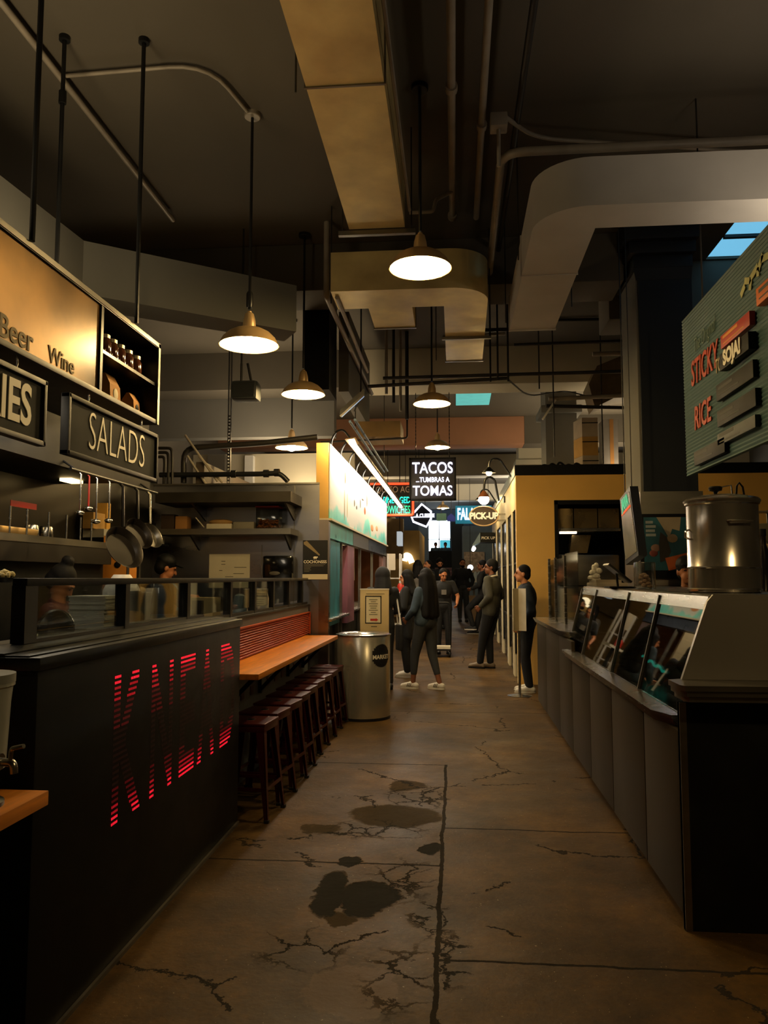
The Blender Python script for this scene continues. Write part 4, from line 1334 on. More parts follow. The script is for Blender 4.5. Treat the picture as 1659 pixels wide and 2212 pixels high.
for i, (y, w, h, m, lab) in enumerate(((7.05, .12, .15, mat('plywood', 'b08a4c', .7, var=.2), 'wooden board standing on the tray row, wider of two'), (7.25, .04, .26, mat('bamboo', 'c89a48', .6), 'tall narrow yellow board standing on the tray row'))):
    t = tag(MB().box(-3.40, -3.30, y - w, y + w, 2.001, 2.001 + h).build('chopping_board', m), lab, 'board')

# pan rack
t = thing('pan_rack', 'dark hanging bar with hooks under the hood end', 'rack', (-2.5, 6.1, 2.25))
MB().tube([(-2.5, 4.9, 2.26), (-2.5, 6.4, 2.26)], .012, 8).build('bar', BLACKM, t)
for y in (5.0, 6.3):
    MB().tube([(-2.5, y, 2.26), (-2.62, y, 2.34)], .008, 6).build('stay', BLACKM, t)
UL = ['steel ladle with long handle, leftmost on the pan rack', 'red handled turner hanging on the pan rack', 'steel ladle hanging mid rack', 'thin steel spoon hanging beside the pans']
for i, (y, ln) in enumerate(((5.02, .26), (5.14, .22), (5.26, .30), (5.46, .28))):
    t = thing('utensil', UL[i], 'utensil', (-2.5, y, 2.25 - ln), 0, 'utensils on the pan rack')
    MB().tube([(-2.5, y, 2.252), (-2.485, y, 2.24), (-2.485, y, 2.25 - ln)], .006, 6).build('handle', RED if i == 1 else STEEL, t)
    MB().ell((-2.485, y, 2.24 - ln), (.03, .03, .018)).build('bowl', STEEL, t)
PL = ['large dark pan hanging lowest on the rack', 'dark frying pan hanging in the middle of the rack', 'steel pan hanging at the right rack end']
for i, (y, r, ln, m) in enumerate(((5.68, .17, .32, mat('iron', '1c1815', .35, .6)), (5.95, .13, .24, mat('iron', '1c1815', .35, .6)), (6.2, .11, .26, STEELD))):
    t = thing('frying_pan', PL[i], 'pan', (-2.48, y, 1.8), 0, 'pans on the rack')
    MB().tube([(-2.5, y, 2.252), (-2.48, y, 2.23), (-2.47, y, 2.25 - ln)], .011, 6).build('handle', m if i < 2 else STEEL, t)
    M = Matrix.Translation((-2.47, y, 2.25 - ln - r * .95)) @ Matrix.Rotation(R(62), 4, 'Y') @ Matrix.Rotation(R(20), 4, 'X')
    MB().lathe([(0, -.025), (r * .75, -.025), (r, .02), (r * 1.03, .022), (r * .78, -.018), (0, -.018)], n=28, M=M).build('bowl', m, t)

t = thing('carton', 'orange carton with yellow label and coffee emblem below the pans', 'box', at(250, 1236, Y=6.6))
a, c = at(222, 1240, Y=6.6), at(277, 1157, Y=6.6)
MB().box(a.x, c.x, 6.6, 6.8, 1.2, c.z).build('body', mat('orange_card', 'c07a24', .7, var=.15), t)
m_ = (a.z + c.z) / 2
MB().box(a.x + .03, c.x - .05, 6.594, 6.6, m_ + .02, c.z - .01).build('label_panel', mat('label_yellow', 'd8b040', .7), t)
MB().box(a.x, c.x, 6.596, 6.6, m_ - .004, m_ + .004).build('seam', CARD, t)
MB().ell(((a.x + c.x) / 2 + .02, 6.597, a.z + .08), (.03, .004, .028)).build('emblem', BLACK, t)
t = thing('side_table', 'dark side unit under the orange carton', 'unit', (-2.9, 6.8, 0))
MB().box(-3.3, -2.6, 6.5, 7.3, 0, 1.198).build('body', BLACK, t)
t = thing('towel_stack', 'stack of rolled pale towels beside the orange carton', 'towels', at(298, 1230, Y=6.7))
c = at(298, 1230, Y=6.7)
for i in range(5):
    MB().ell((c.x, 6.72, 1.235 + .068 * i), (.062, .09, .036)).build('towel', mat('towel', 'a89880', .9), t)
for px in (277, 302):
    p = at(px, 1200, Y=6.3)
    tag(MB().tube([(p.x, 6.3, 1.2), (p.x, 6.3, p.z + .10)], .012, 8).lathe([(.06, 0), (.06, .01)], (p.x, 6.3, 1.198), 12).build('menu_post', STEELD), ['steel post standing left of the rolled towels', 'steel post standing in front of the rolled towels'][px > 290], 'post')
# dark equipment at the left picture edge
t = thing('coffee_machine', 'dark espresso machine behind the glass at the left picture edge', 'machine', (-2.2, 3.0, IZ))
MB().box(-2.5, -1.99, 3.02, 3.28, IZ, 1.53, .01).build('body', mat('machine_dark', '1e1b18', .35, .5), t)
MB().box(-2.5, -1.98, 3.0, 3.02, 1.49, 1.50).build('trim', STEEL, t)
t = thing('topping_bowl', 'bowl of pale popcorn on top of the espresso machine', 'bowl', (-2.1, 3.1, 1.53))
c = at(10, 1252, Y=3.15)
MB().lathe([(.03, 0), (.055, .02), (.06, .02)], (c.x, 3.15, 1.5305), 16).build('dish', BLACKM, t)
mb = MB()
for i in range(40):
    a = random.uniform(0, 6.28); r = .045 * math.sqrt(random.random())
    mb.ell((c.x + r * math.cos(a), 3.15 + r * math.sin(a), 1.552 + .02 * (1 - r / .05) + random.uniform(0, .008)), random.uniform(.007, .011), u=6, v=4)
tag(mb.build('popcorn', mat('popcorn', 'd8c894', .8), t), 'pale popcorn', kind='stuff')

# wooden ledge and drink dispenser, lower left
t = thing('wooden_ledge', 'thick wooden ledge at the lower left picture corner', 'ledge', (-1.7, 1.7, 0))
MB().box(-2.2, -1.285, .95, 2.45, .835, .88, .004).build('top', WOOD, t)
MB().box(-2.1, -1.5, 1.2, 2.3, 0, .835).build('base', BLACK, t)
t = thing('drink_dispenser', 'clear drink dispenser with chrome tap on the wooden ledge', 'dispenser', (-1.42, 2.25, .88))
c = Vector((-1.43, 2.25, .88))
MB().lathe([(.085, .10), (.10, .11), (.108, .30), (.112, .345), (.118, .35), (.118, .36)], c, 28, caps=True).build('tank', mat('frosted_tank', '9a9c98', .25, var=.08), t)
MB().lathe([(.119, .36), (.119, .385), (.03, .395), (.025, .41)], c, 28).build('lid', mat('lid_grey', '7c7e7c', .4), t)
MB().lathe([(.10, 0), (.10, .012), (.08, .02), (.08, .10)], c, 24).build('stand', BLACKM, t)
mb = MB().tube([c + Vector((.09, -.01, .135)), c + Vector((.15, -.02, .135)), c + Vector((.152, -.02, .105))], .012, 10, fillet=.02)
mb.tube([c + Vector((.14, -.02, .14)), c + Vector((.142, -.02, .175)), c + Vector((.185, -.03, .185))], .007, 8, fillet=.01)
mb.lathe([(.024, 0), (.024, .012)], M=Matrix.Translation(c + Vector((.094, -.01, .135))) @ Matrix.Rotation(R(90), 4, 'Y'), n=14)
mb.build('tap', STEEL, t)
# ------------------------------------------------------------------ steel counter and display case, right
PANEL = mat('counter_steel', '3c3426', .4, .5, var=.14, scale=1.6, stretch=(1, 1, .4), rvar=.08)
t = thing('steel_counter', 'long steel panelled counter running along the right of the aisle', 'counter', (1.5, 6.5, 0))
MB().box(1.03, 1.735, 3.76, 9.9, .09, .86).build('body', BLACKM, t)
MB().box(1.10, 1.7, 3.85, 9.8, 0, .09).build('toe_kick', BLACK, t)
ye = [3.74, 4.40, 5.28, 6.11, 7.01, 7.85, 8.95, 9.9]
for a, b_ in zip(ye, ye[1:]):
    MB().box(1.0, 1.03, a + .006, b_ - .006, .06, .86 if a < 7.0 else 1.0, .004).build('panel', PANEL, t)
MB().box(1.0, 2.9, 3.71, 3.739, .0, .99).build('end_panel', mat('end_black', '0b0c0d', .5, 0, spec=.25), t)
MB().box(1.0, 1.03, 3.705, 3.74, .0, .99).build('corner_trim', STEELD, t)


def nosed(t, plan, z0, z1, name, m):
    c = Vector((sum(p[0] for p in plan) / len(plan), sum(p[1] for p in plan) / len(plan), 0))
    mb = MB()
    h = (z1 - z0) / 3
    for k, e in enumerate((-.02, -.008, 0)):
        pp = []
        for x, y in plan:
            d = Vector((x - c.x, y - c.y, 0))
            pp.append((x + (math.copysign(1, d.x)) * e, y + math.copysign(1, d.y) * e, z0 + h * k))
        mb.prism(pp, (0, 0, h * (.86 if k < 2 else 1)))
    return mb.build(name, m, t, ang=30)


nosed(t, [(1.735, 3.84), (1.735, 7.25), (.95, 7.25), (.94, 7.15), (.94, 3.98), (1.0, 3.84)], .862, .912, 'ledge', STEEL)
nosed(t, [(1.735, 7.26), (1.735, 10.0), (1.0, 10.0), (.955, 9.9), (.955, 7.45), (1.02, 7.26)], 1.012, 1.062, 'worktop', STEEL)
nosed(t, [(2.95, 3.60), (2.95, 3.86), (1.06, 3.86), (.985, 3.82), (.985, 3.63), (1.0, 3.60)], 1.005, 1.078, 'end_ledge', STEELD)

t = thing('display_case', 'slanted glass display case of steel on the right counter', 'display case', (1.5, 5.5, .91))
CYA, CYB = 3.84, 7.50
side = [(1.045, .912), (1.185, 1.452), (1.205, 1.47), (1.93, 1.47), (1.93, .912)]
MB().prism([(x, CYA, z) for x, z in [(1.045, 1.079), (1.172, 1.44), (1.20, 1.472), (2.95, 1.472), (2.95, 1.079)]], (0, -.025, 0)).build('side_panel', mat('side_steel', '8a8580', .42, .4, var=.08, scale=1, rvar=.05), t)
MB().prism([(1.0465, CYA, .913), (1.086, CYA, 1.079), (1.735, CYA, 1.079), (1.735, CYA, .913)], (0, .02, 0)).build('lower_side', STEELD, t)
MB().prism([(x, CYB - .012, z) for x, z in side], (0, .012, 0)).build('far_pane', GLASSC, t)
MB().box(1.20, 1.95, CYA - .02, CYB, 1.455, 1.472).build('top', STEEL, t)
MB().prism([(1.168, CYA, 1.40), (1.185, CYA, 1.462), (1.20, CYA, 1.472), (1.23, CYA, 1.472), (1.23, CYA, 1.462), (1.184, CYA, 1.40)], (0, CYB - CYA, 0)).build('top_rail', STEEL, t)
ym = [CYA + .03, 4.70, 5.50, 6.72, CYB - .02]
for y in ym[1:-1] + [CYB - .02]:
    MB().bar((1.047, y, .915), (1.182, y, 1.45), .016, .022).build('mullion', STEELD, t)
for a, b_ in zip(ym, ym[1:]):
    mb = MB().prism([(1.048, a + .012, .915), (1.176, a + .012, 1.42), (1.182, a + .012, 1.42), (1.054, a + .012, .915)], (0, b_ - a - .024, 0))
    mb.build('pane', GLASSC, t)
MB().box(1.90, 1.93, CYA, CYB, .913, 1.455).build('back', BLACKM, t)
MB().box(1.32, 1.90, CYA + .05, CYB - .05, 1.19, 1.20).build('shelf', GLASSC, t)
TL = ['black food tray at the near end of the case floor', 'second food tray from the near case end', 'third food tray from the near case end', 'food tray in the middle of the case floor', 'third food tray from the far case end', 'second food tray from the far case end', 'food tray at the far end of the case floor']
FC = ['7a4a24', '8a6a34', '4a5a2c', '8a3a20', 'a08a5c', '6a4428', '94703c']
for i in range(7):
    y = 4.12 + i * .50
    tr = thing('food_tray', TL[i], 'tray', (1.45, y, .9125), 0, 'trays on the case floor')
    mb = MB().box(1.24, 1.70, y - .2, y + .2, .9125, .92)
    for b_ in ((1.24, 1.25, y - .2, y + .2), (1.69, 1.70, y - .2, y + .2), (1.25, 1.69, y - .2, y - .19), (1.25, 1.69, y + .19, y + .2)):
        mb.box(*b_, .92, .965)
    mb.build('pan', STEELD, tr)
    mb = MB()
    for k in range(60):
        mb.ell((random.uniform(1.28, 1.66), random.uniform(y - .16, y + .16), random.uniform(.925, .955)), (random.uniform(.015, .03), random.uniform(.015, .03), .014), u=7, v=5)
    tag(mb.build('food', mat('food_' + FC[i], FC[i], .6, var=.3), tr), 'chopped food filling the tray', kind='stuff')
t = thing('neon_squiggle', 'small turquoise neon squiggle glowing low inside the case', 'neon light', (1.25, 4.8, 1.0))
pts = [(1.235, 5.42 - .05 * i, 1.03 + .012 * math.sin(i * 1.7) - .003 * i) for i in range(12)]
MB().tube(pts, .008, 6).build('tube', mat('neon_squiggle', '30f0d0', emit='28f0d0', es=1.1), t)  # glowing tube added in place of a neon reflection on the glass
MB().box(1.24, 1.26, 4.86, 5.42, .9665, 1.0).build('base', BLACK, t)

# stock pot and other things on top of the case
TZ = 1.4725
c = Vector((1.41, 4.30, TZ))
t = thing('stock_pot', 'tall shiny steel stock pot with lid standing on the display case', 'pot', c)
POT = mat('pot_steel', 'c4beb8', .18, .85, var=.06, scale=1.5, stretch=(6, 6, .5), rvar=.03, aniso=.6)
MB().lathe([(.17, 0), (.182, .004), (.184, .018), (.178, .024), (.176, .125), (.181, .13), (.181, .136), (.178, .14), (.178, .455), (.186, .462), (.186, .472)], c, 56).build('body', POT, t)
MB().lathe([(.19, .472), (.192, .482), (.18, .495), (.10, .512), (.02, .516), (0, .516)], c, 56).build('lid', POT, t)
mb = MB().lathe([(.008, .514), (.010, .535), (.032, .54), (.035, .555), (.03, .562), (0, .564)], c + Vector((-.035, -.02, -.004)), 16)
mb.build('knob', BLACK, t)
MB().tube([c + Vector((.07, -.02, .505)), c + Vector((.075, -.02, .56)), c + Vector((.088, -.02, .578)), c + Vector((.105, -.02, .555)), c + Vector((.112, -.02, .50))], .0055, 8).build('loop_handle', BLACK, t)
mb = MB().tube([c + Vector((-.02, -.0, .526)), c + Vector((.0, -.01, .556)), c + Vector((.05, -.01, .566)), c + Vector((.055, -.01, .51))], .004, 6)
mb.build('clip', STEEL, t)
mb = MB()
pts = []
for k in range(9):
    a = R(-100 + k * 5)
    rr = .178 if k in (0, 8) else .205
    pts.append(c + Vector((rr * math.cos(a), rr * math.sin(a), .365)))
mb.tube(pts, .006, 8)
mb.build('handle', POT, t)
MB().tube([c + Vector((-.176, -.02, .33)), c + Vector((-.2, -.03, .32)), c + Vector((-.2, -.03, .29)), c + Vector((-.176, -.02, .28))], .005, 6).build('side_handle', POT, t)

p = at(1393, 1271, Y=5.6)
t = thing('acrylic_canister', 'clear acrylic canister with pale sweets on the case top', 'canister', (p.x, 5.6, TZ))
MB().box(p.x - .062, p.x + .062, 5.54, 5.66, TZ, TZ + .185, .008).build('body', ACRYL, t)
mb = MB()
for k in range(14):
    mb.ell((p.x + random.uniform(-.03, .03), 5.6 + random.uniform(-.03, .03), TZ + .02 + k * .006), (.02, .018, .014), u=8, v=5)
tag(mb.build('sweets', mat('sweets', 'c0a08a', .6), t), 'pale sweets', kind='stuff')
t = thing('tablet_stand', 'black tilted tablet on a stand on top of the case', 'tablet', at(1340, 1262, Y=6.2))
a, c2 = at(1309, 1219, Y=6.1), at(1358, 1259, Y=6.1)
MB().bar((a.x, 6.1, a.z), (c2.x, 6.1, c2.z + .005), .22, .016, up=(0, 1, 0) if False else (0, 0, 1)).build('screen', BLACKM, t)
MB().box(c2.x - .16, c2.x + .03, 6.0, 6.22, TZ, TZ + .012).build('foot', BLACK, t)
MB().tube([(c2.x - .08, 6.1, TZ + .01), (c2.x - .09, 6.1, a.z - .06)], .009, 6).build('strut', BLACKM, t)
t = thing('condiment_bottle', 'dark bottle right of the stock pot', 'bottle', at(1652, 1280, Y=4.75))
p = at(1652, 1280, Y=4.75)
MB().lathe([(.035, 0), (.04, .01), (.04, .20), (.018, .27), (.018, .32)], (p.x, 4.75, TZ), 18).build('body', mat('dark_bottle', '1c1410', .2, coat=.4), t)
MB().lathe([(.02, .32), (.02, .36), (0, .362)], (p.x, 4.75, TZ), 14).build('cap', BLACK, t)
p = at(1648, 1280, Y=5.3)
t = thing('syrup_rack', 'pale wire rack with dark packs behind the stock pot at the right edge', 'rack', (p.x, 5.3, TZ))
mb = MB()
for dx in (-.07, .07):
    for dy in (-.06, .06):
        mb.tube([(p.x + dx, 5.3 + dy, TZ), (p.x + dx, 5.3 + dy, TZ + .52)], .006, 6)
for z in (.12, .3, .5):
    mb.box(p.x - .08, p.x + .08, 5.23, 5.37, TZ + z, TZ + z + .006)
mb.build('frame', STEELD, t)
for k, z in enumerate((.127, .307)):
    MB().box(p.x - .05, p.x + .05, 5.26, 5.34, TZ + z, TZ + z + .12, .01).build('pack', mat('pack_olive', '6a6450', .8, var=.3), t)

# glass screen with posts on the lower worktop
t = thing('counter_screen', 'clear glass screen with steel posts on the far steel worktop', 'screen', (1.11, 8.2, 1.052))
for y in (9.8, 9.2, 8.4):
    MB().box(1.135, 1.165, y - .015, y + .015, 1.063, 1.78).build('post', STEEL, t)
for a, b_ in ((9.785, 9.215), (9.185, 8.415), (8.385, 7.54)):
    MB().box(1.147, 1.153, b_, a, 1.064, 1.80 if a < 8.5 else 1.76).build('pane', ACRYL, t)
t = thing('paper_bag', 'brown paper bag standing behind the counter screen', 'bag', (1.3, 7.5, 1.063))
MB().box(1.24, 1.38, 7.75, 7.95, 1.063, 1.38, .01).build('body', mat('kraft', 'a07848', .8, var=.1), t)
t = thing('menu_card', 'pale menu card standing behind the counter screen, left of the paper bag', 'card', (1.25, 8.9, 1.063))
MB().box(1.20, 1.215, 8.9, 9.7, 1.063, 1.45).build('sheet', WHITEP, t)
t = thing('box_stack', 'white takeaway box behind the counter screen with crumpled tissue on it', 'box', (1.5, 8.2, 1.063))
MB().box(1.35, 1.65, 7.75, 8.3, 1.063, 1.50, .01).build('body', mat('pale_box', 'a89c8c', .7), t)
mb = MB()
p = at(1226, 1200, Y=8.3)
for k in range(9):
    mb.ell((1.42 + random.uniform(-.05, .05), 8.1 + random.uniform(-.04, .04), 1.53 + k * .018), (.05 - .003 * k, .05 - .003 * k, .03), u=7, v=5)
mb.build('tissue', WHITEP, t)
MB().box(1.36, 1.6, 7.8, 8.2, 1.501, 1.53).build('lid', mat('pale_box', 'a89c8c', .7), t)

# small sign stand on the floor
c = at(1123, 1503, Z=0)
t = thing('sign_stand', 'double sided menu sign on a steel pole with round foot', 'sign stand', c)
MB().lathe([(.16, 0), (.165, .006), (.06, .02), (.02, .028)], c, 32).build('foot', STEEL, t)
MB().tube([(c.x, c.y, .02), (c.x, c.y, 1.38)], .017, 12).build('pole', STEELD, t)
z0, z1 = at(1123, 1362, Y=c.y).z, at(1123, 1271, Y=c.y).z
c0, c1, c2 = at(1108, 1300, Y=c.y - .12), at(1120, 1300, Y=c.y - .03), at(1136, 1300, Y=c.y - .10)
for pa, pb, m in ((c0, c1, mat('sign_cream', 'c8b890', .6)), (c1, c2, mat('sign_white', 'cfc8bc', .6))):
    MB().prism([(pa.x, pa.y, z0), (pb.x, pb.y, z0), (pb.x, pb.y, z1), (pa.x, pa.y, z1)], (0, -.012, 0)).build('sign_panel', m, t)
MB().prism([(c1.x - .01, c1.y, z0 + .05), (c.x, c.y, z0 + .05), (c.x, c.y, z0 + .12), (c1.x - .01, c1.y, z0 + .12)], (.012, 0, 0)).build('clamp', STEELD, t)

# poster and cladding on the column, hanging light box
t = thing('framed_poster', 'black framed teal poster with orange ticket on the column', 'poster', at(1437, 1250, Y=7.55))
a, c = at(1384, 1250, Y=7.55), at(1494, 1110, Y=7.55)
MB().box(a.x, c.x, 7.52, 7.568, a.z, c.z, .004).build('frame', BLACK, t)
a2, c2 = at(1393, 1232, Y=7.52), at(1488, 1117, Y=7.52)
MB().box(a2.x, c2.x, 7.514, 7.52, a2.z, c2.z).build('print', mat('poster_teal', '1f5a6c', .35, var=.35, scale=4), t)
k = lambda u, v: (a2.x + u * (c2.x - a2.x), 7.513, a2.z + v * (c2.z - a2.z))
MB().prism([k(.28, 1), k(.42, .80), k(.55, .60), k(.62, .78), k(.78, .74), k(.82, 1)], (0, -.002, 0)).build('pale_shape', mat('poster_cream', 'a89a84', .6), t)
MB().prism([k(.36, .72), k(.5, .62), k(.58, .35), k(.5, .2), k(.34, .15), k(.32, .5)], (0, -.003, 0)).build('dark_shape', mat('poster_dark', '2a2420', .6), t)
for u, v, r, cc in ((.25, .42, .045, '8a6a5c'), (.62, .6, .05, '9a8468'), (.2, .32, .04, '7a3a34')):
    p = k(u, v)
    MB().ell(p, (r, .004, r * .8), u=9, v=6).build('figure_blot', mat('blot_' + cc, cc, .6, var=.4), t)
p = Vector(k(.72, .16))
M = Matrix.Translation(p) @ Matrix.Rotation(R(-14), 4, 'Y')
MB().box(-.10, .10, -.006, -.002, -.06, .06, 0, M).build('ticket', mat('ticket_orange', 'c8642c', .6), t)
mb = MB()
for r_, (u, v, w) in enumerate(((.04, .88, .16), (.04, .80, .22), (.04, .72, .2), (.04, .64, .22))):
    a_, b_ = k(u, v), k(u + w, v + .05)
    mb.box(a_[0], b_[0], 7.511, 7.514, a_[2], b_[2])
mb.build('lettering', mat('poster_print', 'b0bcc0', .7), t)
MB().box(a.x + .1, c.x + .05, 7.50, 7.57, at(1437, 1265, Y=7.55).z, at(1437, 1253, Y=7.55).z).build('ledge', STEELD, t)

t = thing('light_box', 'narrow black framed hanging panel with teal lettering beside the column', 'sign', (1.5, 7.0, 1.68))
Q = [at(1340, 1082, X=1.5), at(1360, 1056, X=1.5), at(1378, 1195, X=1.5), at(1352, 1215, X=1.5)]
qc = sum(Q, Vector()) / 4
MB().prism([qc + (p - qc) * 1.07 for p in Q], (.07, 0, 0)).build('frame', BLACKM, t)
MB().prism([qc + (p - qc) * .93 + Vector((-.004, 0, 0)) for p in Q], (.003, 0, 0)).build('face', mat('panel_olive', '7a7660', .25, .3, var=.2), t)
lp = lambda u, v: (Q[0].lerp(Q[1], u)).lerp(Q[3].lerp(Q[2], u), v)
MB().prism([lp(u, v) + Vector((-.008, 0, 0)) for u, v in ((.08, .24), (.92, .24), (.92, .27), (.08, .27))], (.003, 0, 0)).build('red_stripe', mat('stripe_glow', 'e05028', emit='f05020', es=.7), t)  # glowing stripe put in for the orange neon reflection on the panel
xd = (Q[1] - Q[0]).normalized()
MB().text('JAVA', .15, frame(lp(.5, .13) + Vector((-.009, 0, 0)), xd, (Q[0] - Q[3])), .002, .002, .75).build('lettering', mat('teal_print', '50d0a8', emit='50d8a8', es=.45), t)
for p in (lp(.15, 0), lp(.85, 0)):
    MB().tube([p + Vector((.03, 0, -.02)), (p.x + .03, p.y, CZ)], .005, 6).build('hanger_wire', PIPED, t)

# ------------------------------------------------------------------ corrugated menu board
BX, BY0, BY1, BZ0, BZ1 = 1.74, 2.5, 6.06, 2.31, 3.50
t = thing('menu_board', 'big corrugated teal menu board reading STICKY RICE at upper right', 'sign board', (BX, 4.2, BZ0))
mb = MB()
n = 48
prof = [(BX + (.006 if i % 2 else 0), BZ0 + (BZ1 - BZ0) * i / (n * 2)) for i in range(n * 2 + 1)]
pts = [(x, BY0, z) for x, z in prof] + [(BX + .03, BY0, BZ1), (BX + .03, BY0, BZ0)]
mb.prism(pts, (0, BY1 - BY0, 0))
mb.build('sheet', mat('teal_board', '35565a', .6, 0, var=.08, scale=2), t, smooth=False)
RP = mat('brush_red', 'b43a20', .6, var=.15, scale=20)
MB().text('The Original', .15, frame((BX - .004, 5.53, 3.225), *XR) @ Matrix.Rotation(R(4), 4, 'Z'), .002, -.002, .62, shear=.3).build('script_lettering', mat('faded_script', '7c9088', .7), t)
MB().text('STICKY', .255, frame((BX - .004, 5.555, 3.02), *XR), .003, .004, .70, shear=.12).build('red_lettering', RP, t)
MB().text('RICE', .235, frame((BX - .004, 5.62, 2.685), *XR), .003, .004, .78, shear=.1).build('red_lettering', RP, t)
MB().text('TO GO', .13, frame((BX - .004, 5.17, 2.94), *XR), .003, .002, .7, shear=.1).build('cream_lettering', mat('cream_letter', 'b8a888', .7), t)
for nm, lab, y0, y1, z0, z1, d, m in (
        ('menu_sign', 'red box sign on the teal menu board', 4.61, 5.105, 3.005, 3.09, .035, RED),
        ('menu_sign', 'uppermost black menu card on the teal board', 4.6, 5.24, 2.695, 2.80, .03, BLACK),
        ('menu_sign', 'middle black menu card on the teal board', 4.58, 5.24, 2.525, 2.63, .03, BLACK),
        ('menu_sign', 'grey photo card below the black cards on the teal board', 4.6, 5.25, 2.405, 2.48, .03, mat('card_grey', '30383a', .6, var=.4, scale=12)),
        ('menu_sign', 'lowest left black menu card on the teal board', 5.12, 5.76, 2.345, 2.445, .03, BLACK),
        ('menu_sign', 'black card carrying the white SOJA lettering', 4.6, 5.1, 2.86, 2.965, .05, BLACK),
        ('menu_sign', 'black card nearest the right picture edge on the teal board', 3.9, 4.36, 2.52, 2.62, .03, BLACK),
        ('menu_sign', 'orange card at the right picture edge on the teal board', 3.95, 4.46, 3.06, 3.16, .05, mat('card_orange', 'd06a24', .5, var=.3))):
    s_ = MB().box(BX - d, BX - .001, y0, y1, z0, z1, .003).build('card', m, t)
    s_['label'] = lab
    mb = MB()
    zc = (z0 + z1) / 2
    for r_ in range(2):
        mb.box(BX - d - .001, BX - d, y1 - .04 - (.26 if r_ == 0 else .36), y1 - .04, zc + (.012 if r_ == 0 else -.024), zc + (.032 if r_ == 0 else -.016))
    mb.build('print', mat('card_print', '3a3c3a', .7) if m is not RED else mat('card_print_gold', 'd08a3c', .6), s_)
MB().text('SOJA!', .125, frame((BX - .053, 4.86, 2.915), *XR), .004, .006, .98).build('white_lettering', LETW, t)
mb = MB()
for k, (y, z, a_, w) in enumerate(((4.78, 3.27, 30, .08), (4.70, 3.30, -20, .10), (4.60, 3.31, 15, .13), (4.50, 3.33, 40, .10), (4.42, 3.33, -10, .14), (4.66, 3.26, 70, .06), (4.54, 3.29, 80, .05))):
    M = frame((BX - .003, y, z), *XR) @ Matrix.Rotation(R(a_), 4, 'Z')
    mb.box(-w / 2, w / 2, -.02, .02, -.002, .002, 0, M)
mb.build('brush_mark', mat('brush_pale', 'a8a878', .7, var=.3), t)
MB().ell((BX - .002, 4.33, 2.86), (.004, .03, .035)).build('red_dot', RP, t)
for y in (2.8, 4.2, 5.6):
    MB().tube([(BX + .018, y, BZ1), (BX + .018, y, CZ)], .006, 6).build('hanger_rod', PIPED, t)

# ------------------------------------------------------------------ yellow stall behind
SX, SYF, SZT = .895, 11.55, 3.19
ox0, ox1, oz0, oz1 = 1.44, 2.47, 1.05, 2.67
t = thing('yellow_stall', 'yellow walled stall with black cornice and dark kitchen hatch', 'stall', (3, 14, 0))
mb = MB().box(SX, ox0, SYF, SYF + .12, 0, 3.04).box(ox1, 6.5, SYF, SYF + .12, 0, 3.04).box(ox0, ox1, SYF, SYF + .12, oz1, 3.04).box(ox0, ox1, SYF, SYF + .12, 0, oz0)
mb.build('front_wall', YELLOW, t, False)
mb = MB().box(SX - .015, 6.52, SYF - .015, SYF + .12, 3.04, SZT)
mb.build('cornice', BLACK, t)
MB().box(SX - .015, SX + .12, SYF + .12, 19, 3.04, SZT).build('side_cornice', mat('cornice_blue', '8a9cae', .35, .5), t)  # steel side; the blue of the reflected sky is put into its colour
MB().box(SX + .12, 6.5, SYF + .12, 19, 3.05, 3.1).build('roof', BLACK, t)
mb = MB().box(SX, SX + .12, SYF + .12, 19, 2.56, 3.04)
for a, b_ in ((11.67, 11.72), (12.3, 12.6), (13.5, 13.9), (15.2, 15.6), (17.0, 17.4), (18.8, 19)):
    mb.box(SX, SX + .12, a, b_, gz(a) - .02, 2.56)
mb.build('side_wall', mat('side_cream', 'd8cca8', .6, var=.05), t, False)
for a, b_ in ((11.72, 12.3), (12.6, 13.5), (13.9, 15.2), (15.6, 17.0), (17.4, 18.8)):
    MB().box(SX + .03, SX + .07, a, b_, gz(a) - .02, 2.56).build('dark_door', mat('door_dark', '141416', .25, .3), t)
    mb = MB()
    for z in (.9, 1.75):
        mb.box(SX + .01, SX + .03, a, b_, z, z + .03)
    mb.box(SX + .01, SX + .03, a, a + .04, .4, 2.56).box(SX + .01, SX + .03, b_ - .04, b_, .4, 2.56)
    mb.build('door_frame', BLACKM, t)
mb = MB()
for b_ in ((ox0, ox1, oz1 - .06, oz1), (ox0, ox0 + .05, oz0, oz1), (ox1 - .05, ox1, oz0, oz1)):
    mb.box(b_[0], b_[1], SYF - .02, SYF + .02, b_[2], b_[3])
mb.build('hatch_frame', BLACK, t)
MB().box(ox0 - .3, ox1 + .3, SYF + 1.3, SYF + 1.35, .5, 2.9).build('hatch_back', BLACK, t)
t = thing('kitchen_hood', 'steel hood cabinets with lamps seen through the yellow hatch', 'hood', (1.9, SYF + .8, 2.2))
xs = [ox0 + .055, 1.75, 2.10, ox1 - .055]
HS = mat('hatch_steel', 'a8946c', .28, .95, var=.15, scale=3)
for a, b_ in zip(xs, xs[1:]):
    MB().box(a + .008, b_ - .008, SYF + .25, SYF + .9, 2.28, 2.57).build('door', HS, t)
MB().box(ox0 + .05, ox1 - .05, SYF + .22, SYF + .9, 2.23, 2.275).build('rail', STEEL, t)
MB().box(ox0 + .12, 1.80, SYF + .30, SYF + .4, 2.205, 2.228).build('lamp', mat('hatch_lamp', 'fff0d0', emit='ffe6c0', es=6), t)
t = thing('steel_chute', 'slanted steel chute inside the yellow hatch', 'chute', (1.85, SYF + .7, 1.9))
MB().prism([(1.76, SYF + .5, 2.19), (2.04, SYF + .5, 2.19), (1.98, SYF + .5, 1.92), (1.72, SYF + .5, 1.92)], (0, .25, 0)).build('body', HS, t)
